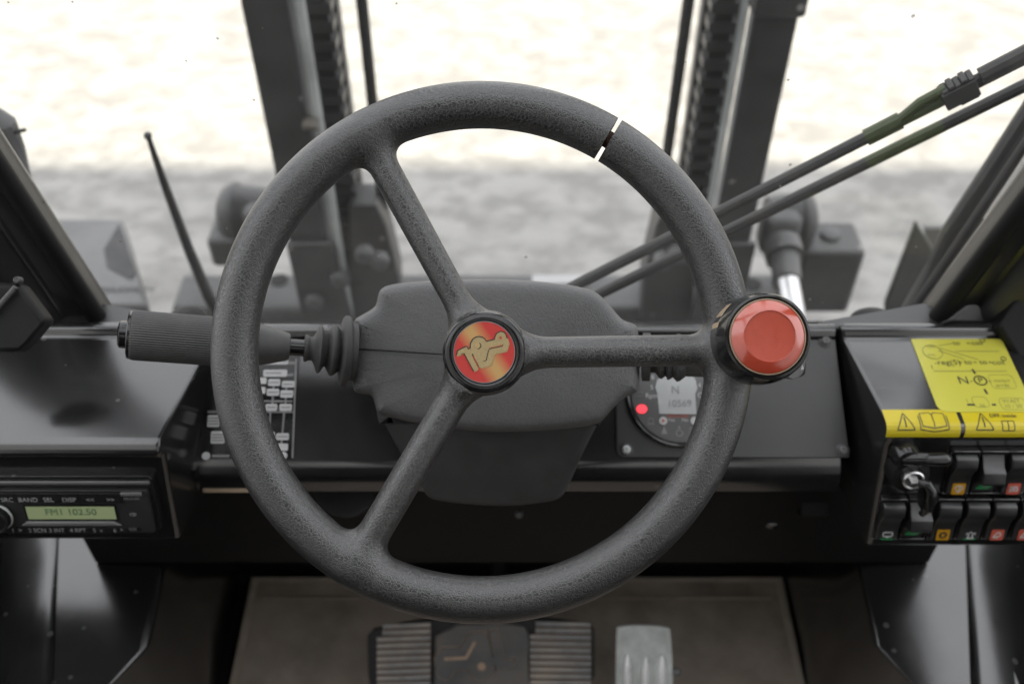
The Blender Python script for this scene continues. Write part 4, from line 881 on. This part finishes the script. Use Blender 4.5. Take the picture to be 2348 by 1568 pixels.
# parting line of the two shroud halves
mb = MB(); mb.tube([shf.p(*shf.px(*CV(x, y)), z) for x, y, z in ((118, 482, -.008), (135, 482, .0034), (210, 482, .0072), (300, 488, .0095), (480, 500, .0120), (700, 513, .0150))], .0006, 6); mb.build('parting_line', MAT['black'], col)

# levers -------------------------------------------------------------
def lever(name, label, pa, pb, da, db_):
    A, B = D(*pa, da), D(*pb, db_); ax = (B - A).normalized(); side = UP - ax * UP.dot(ax); fx = side.normalized()
    fr = Fr(A, fx, ax.cross(fx)); fr.z = ax
    t = thing(name, label, 'lever', Fr(A, fx, ax.cross(fx))); return t, fr, (B - A).length
lt, lfr2, LL = lever('direction_lever', 'ribbed black hand lever with end button on the left of the steering column', (274, 766), (806, 806), .755, .80)
s = lambda u: (u - 274) / (806 - 274) * LL
kd = .77 / F
def ribf(a, z):
    d = (a - math.pi * 1.28 + math.pi) % (2 * math.pi) - math.pi
    return 1.0 if abs(d) < .36 else 1.0 + .014 * math.cos(64 * a)
gripm = MB(); R_ = 56 * kd
gripm.lathe(lfr2, [(R_ * .80, s(297)), (R_ * .96, s(299)), (R_ * .985, s(304)), (R_, s(309)), (R_, s(400)), (R_, s(500)), (R_ * .985, s(540))], 384, rfun=ribf)
gripm.build('grip', MAT['grip'], lt, angle=70)
MB().lathe(lfr2, [(R_ * .98, s(540)), (R_ * .93, s(565)), (R_ * .86, s(590)), (R_ * .74, s(620)), (R_ * .60, s(648)), (R_ * .56, s(656)), (R_ * .50, s(658)), (.001, s(658.5))], 56).build('taper', MAT['grip'], lt)
MB().lathe(lfr2, [(.001, s(271)), (R_ * .44, s(271.5)), (R_ * .54, s(275)), (R_ * .56, s(280)), (R_ * .56, s(298))], 40).build('end_button', MAT['gloss'], lt)
MB().lathe(lfr2, [(R_ * .70, s(292)), (R_ * .93, s(292.5)), (R_ * .97, s(295)), (R_ * .97, s(300))], 48).build('end_collar', MAT['gloss'], lt)
MB().lathe(lfr2, [(20 * kd, s(655)), (20 * kd, s(705))], 32).build('shaft', MAT['gloss'], lt)
bp_ = [(24, 692), (31, 693), (32.5, 697), (30, 702), (28, 706), (29, 713), (40, 719), (55, 725), (58, 729), (54, 733), (41, 741), (40, 744), (50, 750), (60, 756), (62, 760), (58, 768), (50, 776), (52, 779), (78, 781), (84, 786), (84, 795), (78, 800), (70, 803), (70, 815)]
MB().lathe(lfr2, [(r * kd, s(u)) for r, u in bp_], 64).build('boot', MAT['rubber'], lt, angle=60)
rt, rfr2, RL = lever('indicator_lever', 'smooth black stalk lever on the right of the steering column behind the red knob', (1846, 826), (1466, 818), .79, .81)
s2 = lambda u: (1846 - u) / (1846 - 1466) * RL
MB().lathe(rfr2, [(.001, 0.0), (34 * kd, .0005), (39 * kd, .003), (44 * kd, .02), (46 * kd, s2(1700)), (45 * kd, s2(1580)), (44 * kd, s2(1570))], 48).build('grip', MAT['grip'], rt)
MB().lathe(rfr2, [(45 * kd, s2(1575)), (56 * kd, s2(1562)), (58 * kd, s2(1555)), (48 * kd, s2(1545)), (53 * kd, s2(1538)), (54 * kd, s2(1533)), (45 * kd, s2(1528)), (52 * kd, s2(1520)), (51 * kd, s2(1514)), (38 * kd, s2(1504)), (38 * kd, s2(1494)), (58 * kd, s2(1491)), (58 * kd, s2(1474)), (50 * kd, s2(1472))], 56).build('boot', MAT['rubber'], rt, angle=60)
f3 = Fr(D(1838, 848, .772), RT, UP); MB().prism(f3, [f3.px(*q) for q in ((1836, 848), (1843, 846), (1839.5, 836))], 0, .0004).build('arrow_mark', MAT['white'], rt, smooth=False)
MB().prism(f3, smooth_poly([f3.px(*q) for q in ((1815, 800), (1846, 805), (1848, 830), (1840, 866), (1800, 872))], 2), -.02, -.0004).build('tip', MAT['midgrey'], rt, bevel=.002)

# ================================================================== STEERING WHEEL
WD = .695; K = WD / F
wf = Fr(D(1105, 808, WD), RT, UP)
sw = thing('steering_wheel', 'black three spoke steering wheel with cracked leather grain and a split rim', 'steering wheel', wf)
RM, RI = 567 * K, 53.5 * K
SP = [((0, 14, -12), (-259, 488, 0), 31.5, 35), ((-8, -8, -12), (-283, -474, 0), 37, 38), ((5, -2, -12), (548, 6, 0), 36, 36)]
HC = ((1112.7 - 1105) * K, -(808.8 - 808) * K)
def smin(a, b, k): h = np.clip(.5 + .5 * (b - a) / k, 0, 1); return b + (a - b) * h - k * h * (1 - h)
def parts_sdf(P):
    x, y, z = P[..., 0], P[..., 1], P[..., 2]; out = []
    q = np.sqrt(x * x + y * y) - RM; out.append(np.sqrt(q * q + z * z) - RI)
    for a, b, r0, r1 in SP:
        A = np.array(a) * K; B = np.array(b) * K; ba = B - A; t = np.clip(((P - A) @ ba) / (ba @ ba), 0, 1)
        d = np.linalg.norm(P - A - t[..., None] * ba, axis=-1); out.append(d - (r0 + (r1 - r0) * t) * K)
    rr = np.hypot(x - HC[0], y - HC[1]); rc = .0255 - .15 * (z + .006)
    out.append(np.maximum((rr - rc) * .95, np.abs(z + .010) - .014))
    return out
def sdf(P):
    d = parts_sdf(P); hub = d[4]; s_ = smin(smin(d[1], d[2], .004), d[3], .004)
    s_ = smin(s_, hub, .020); return smin(d[0], s_, .0125)
def sgrad(P, e=2e-4):
    G = np.zeros_like(P)
    for i in range(3): dP = np.zeros(3); dP[i] = e; G[..., i] = sdf(P + dP) - sdf(P - dP)
    return G / np.maximum(np.linalg.norm(G, axis=-1, keepdims=True), 1e-9)
h = .0019
gx_ = np.arange(-.190, .190 + h, h); gz_ = np.arange(-.030, .021 + h, h)
G = np.stack(np.meshgrid(gx_, gx_, gz_, indexing='ij'), -1); V = sdf(G); nx, ny, nz_ = V.shape; sg_ = V < 0
acc_ = np.zeros((nx - 1, ny - 1, nz_ - 1, 3)); cnt = np.zeros((nx - 1, ny - 1, nz_ - 1))
cor = [(i, j, k) for i in (0, 1) for j in (0, 1) for k in (0, 1)]
sl_ = lambda A, c: A[c[0]:nx - 1 + c[0], c[1]:ny - 1 + c[1], c[2]:nz_ - 1 + c[2]]
for a in range(8):
    for b in range(a + 1, 8):
        if sum(abs(cor[a][i] - cor[b][i]) for i in range(3)) != 1: continue
        va, vb = sl_(V, cor[a]), sl_(V, cor[b]); c = (va < 0) != (vb < 0); t = np.where(c, va / np.where(c, va - vb, 1), 0)
        acc_ += np.where(c[..., None], sl_(G, cor[a]) * (1 - t[..., None]) + sl_(G, cor[b]) * t[..., None], 0); cnt += c
act = cnt > 0; idx = -np.ones(act.shape, int); idx[act] = np.arange(act.sum()); VV = acc_[act] / cnt[act][:, None]
for _ in range(3): VV = VV - sgrad(VV) * sdf(VV)[:, None]
quads = []
for axis in range(3):
    s0 = [slice(None)] * 3; s1 = [slice(None)] * 3; s0[axis] = slice(0, -1); s1[axis] = slice(1, None)
    e = sg_[tuple(s0)] != sg_[tuple(s1)]; ins = sg_[tuple(s0)]; I = np.argwhere(e); o1, o2 = [(1, 2), (2, 0), (0, 1)][axis]
    ok = (I[:, o1] > 0) & (I[:, o2] > 0) & (I[:, o1] < idx.shape[o1]) & (I[:, o2] < idx.shape[o2]); I = I[ok]
    def at(d1, d2): J = I.copy(); J[:, o1] -= d1; J[:, o2] -= d2; return idx[J[:, 0], J[:, 1], J[:, 2]]
    qd = np.stack([at(1, 1), at(0, 1), at(0, 0), at(1, 0)], 1); flip = ~ins[I[:, 0], I[:, 1], I[:, 2]]; qd[flip] = qd[flip][:, ::-1]; quads.append(qd)
quads = np.concatenate(quads); quads = quads[(quads >= 0).all(1)]
C = VV[quads].mean(1); lab = np.argmin(np.stack(parts_sdf(C)), 0)
# open the split in the rim
ga_ = rad(59.3); gd = np.array([math.cos(ga_), math.sin(ga_), 0]); gt = np.array([-math.sin(ga_), math.cos(ga_), 0]); GH = 5.2 * K
rimq = quads[lab == 0]; Cr = C[lab == 0]
def build_sub(name, qd, extra=None, cut=False):
    used = np.unique(qd); mp_ = -np.ones(len(VV), int); mp_[used] = np.arange(len(used)); verts = VV[used].copy(); faces = [tuple(f) for f in mp_[qd]]
    if cut:                                             # slide the vertices at the split on to its two faces
        for side in (1, -1): pass
    nn = sgrad(verts); mb = MB()
    mb.add([wf.p(*q) for q in verts], faces); R3 = np.array(wf.M().to_3x3()); N = [Vector(R3 @ q) for q in nn]
    if extra: N += extra(mb)
    return mb.build(name, MAT['wheel'], sw, normals=N)
near = (np.abs(Cr @ gt) < GH) & (Cr @ gd > 0)
# snap: move vertices just outside the slot onto the slot planes, drop faces inside it
for side in (1, -1):
    dv = VV @ gt; rr_ = VV @ gd; m_ = (rr_ > .05) & (np.abs(np.hypot(VV[:, 0], VV[:, 1]) - RM) < RI * 1.2)
    lo_ = (dv * side > GH - h * .75) & (dv * side < GH + h * .75) & m_
    VV[lo_] -= np.outer(dv[lo_] - side * GH, gt)
dq = (VV[rimq] @ gt); inside = (np.abs(dq) <= GH + 1e-6).all(1) & (VV[rimq].mean(1) @ gd > 0)
rimq = rimq[~inside]
def caps(mb):
    N = []; R3 = np.array(wf.M().to_3x3())
    for side in (1, -1):
        c = gd * RM + gt * side * GH * 1.0; n0 = len(mb.v); m_ = 40
        vs = [c] + [c + gd * RI * .995 * math.cos(2 * math.pi * k / m_) + np.array([0, 0, 1]) * RI * .995 * math.sin(2 * math.pi * k / m_) for k in range(m_)]
        fs = [(0, 1 + k, 1 + (k + 1) % m_) if side < 0 else (0, 1 + (k + 1) % m_, 1 + k) for k in range(m_)]
        mb.add([wf.p(*q) for q in vs], fs); N += [Vector(R3 @ (-gt * side))] * len(vs)
    return N
build_sub('rim', rimq, caps)
for k in (1, 2, 3): build_sub('spoke', quads[lab == k])
build_sub('hub', quads[lab == 4])
cc = gd * RM; mb = MB(); mb.tube([wf.p(*(cc + gt * t)) for t in (-.006, -.002, .002, .006)], .0060, 20); mb.build('rim_core', MAT['rust'], sw)
# hub cap with emblem
hcf = Fr(D(1112.7, 808.8, WD), RT, UP)
cap = MB().lathe(hcf, [(.0290, -.010), (.0290, .004), (.0284, .0055), (.0281, .0057), (.0281, .0064), (.0284, .0068), (.0278, .0098), (.0262, .0118), (.0240, .0126), (.0218, .0126), (.0210, .0118), (.0001, .0118)], 96, cap=False).build('hub_cap', MAT['gloss'], sw, angle=50)
MB().lathe(hcf, [(.0287, -.012), (.0293, -.011), (.0293, .0005), (.0290, .0012)], 96, cap=False).build('cap_skirt', MAT['midgrey'], cap)
ef = Fr(D(1110.4, 807.2, WD - .0122), RT, UP); ke = .1339 * (WD - .0122) / F
em = thing('tmp', '', '', ef); bpy.data.objects.remove(em)
eo = MB(); eo.v = []; 
def local_part(mb, name, mat, parent, fr):               # part whose own axes are those of fr (for its printed pattern)
    Mi = fr.M().inverted(); me = bpy.data.meshes.new(name); me.from_pydata([Mi @ q for q in mb.v], [], mb.f); me.update(); me.materials.append(mat)
    o = bpy.data.objects.new(name, me); scene.collection.objects.link(o); o.parent = parent; o.matrix_parent_inverse = Matrix.Identity(4)
    o.matrix_local = MW[parent.name].inverted() @ fr.M(); return o
mb = MB(); mb.prism(ef, circ(0, 0, 525 * ke, 80), 0, .0004); local_part(mb, 'emblem', MAT['emblem'], cap, ef)
mb = MB(); mb.strip(ef, circ(0, 0, 524 * ke, 80), 12 * ke, .0004, .0006, True); mb.build('emblem_edge', MAT['greyprint'], cap, smooth=False)
L2 = lambda q: LP(q, ke)
mb = MB(); mb.prism(ef, [L2((q[0] + 5, q[1] + 11)) for q in LOGO], .00045, .0006); mb.build('logo_underlay', MAT['logoedge'], cap, smooth=False)  # cream print set slightly off beneath the gold logo
mb = MB(); mb.prism(ef, [L2(q) for q in LOGO], .00065, .0008); mb.build('logo', MAT['logo'], cap, smooth=False)
mb = MB(); mb.strip(ef, [L2(q) for q in LOGO[:20]], 17 * ke, .0008, .00095); mb.strip(ef, [L2(q) for q in ((365, 790), (410, 775), (580, 1088))], 13 * ke, .0008, .00095); mb.strip(ef, [L2(q) for q in ((550, 785), (660, 995))], 13 * ke, .0008, .00095)
mb.strip(ef, [L2(q) for q in ((1080, 625), (1062, 655), (845, 700), (822, 760), (790, 900), (745, 910))], 13 * ke, .0008, .00095)
mb.strip(ef, [L2(q) for q in ((675, 600), (698, 630), (700, 660), (680, 690), (645, 700))], 13 * ke, .0008, .00095); mb.build('logo_outline', MAT['ink'], cap, smooth=False)
mb = MB(); ring(mb, ef, L2((1037, 513)), 34 * ke, 14 * ke, .0008, 20); mb.strip(ef, [L2(q) for q in ((830, 668), (1065, 622))], 9 * ke, .0008, .00095); ring(mb, ef, L2((640, 645)), 26 * ke, 44 * ke, .0008, 20); mb.build('logo_cream_rings', MAT['logoedge'], cap, smooth=False)  # cream rings and line printed on the logo
mb = MB(); mb.prism(ef, [L2(q) for q in circ(1037, 513, 26, 20)], .0008, .00097); mb.prism(ef, [L2(q) for q in ((850, 685), (1068, 630), (1062, 646), (850, 692))], .0008, .00097); mb.prism(ef, [L2(q) for q in ((560, 815), (585, 835), (652, 985), (655, 1005))], .0008, .00097)
mb.build('logo_red', MAT['redicon'], cap, smooth=False)
# spinner knob
kfr = Fr(D(1740, 778, .672), RT, D(1757, 700, .672) - D(1757, 850, .669)); k6 = .645 / F
ktilt = Fr(kfr.o, kfr.x, kfr.y)
kb = MB().lathe(ktilt, [(.010, -.030), (.020, -.022), (.0300, -.012), (.0302, .004), (.0296, .012), (.0290, .0145), (.0283, .0205), (.0272, .0235), (.0258, .0240), (.0250, .0225), (.0243, .0222), (.0001, .0220)], 96).build('spinner_knob', MAT['gloss'], sw, angle=40)
tag(kb, 'round black spinner knob with a red domed face')
MB().lathe(ktilt, [(.0246, .0222), (.0244, .0236), (.0237, .0238), (.0237, .0222)], 96, cap=False).build('knob_ring', MAT['beige'], kb)
MB().lathe(ktilt, [(.0236, .0224), (.0234, .0238), (.0170, .0292), (.0163, .0294), (.0160, .0290)], 96, cap=False).build('red_bevel', MAT['red'], kb, angle=25)
MB().lathe(ktilt, [(.0161, .0288), (.0150, .0286), (.0001, .0284)], 72, cap=False).build('red_face', MAT['redcap'], kb)
mb = MB(); rng = random.Random(3)
for a0_, a1_ in ((131, 150), (159, 167)):
    N_ = 14; lo_l, hi_l = [], []
    for k in range(N_ + 1):
        a = rad(a0_ + (a1_ - a0_) * k / N_ + (rng.uniform(-1, 1) if k in (0, N_) else 0)); z0_ = -.0085 + rng.uniform(-.0015, .0015); z1_ = .0105 + rng.uniform(-.0006, .0006)
        lo_l.append(ktilt.p(.0305 * math.cos(a), .0305 * math.sin(a), z0_)); hi_l.append(ktilt.p(.0301 * math.cos(a), .0301 * math.sin(a), z1_))
    for k in range(N_): mb.add([lo_l[k], lo_l[k + 1], hi_l[k + 1], hi_l[k]], [(0, 1, 2, 3)])
mb.build('worn_patch', MAT['beige'], kb)

bpy.context.view_layer.update()
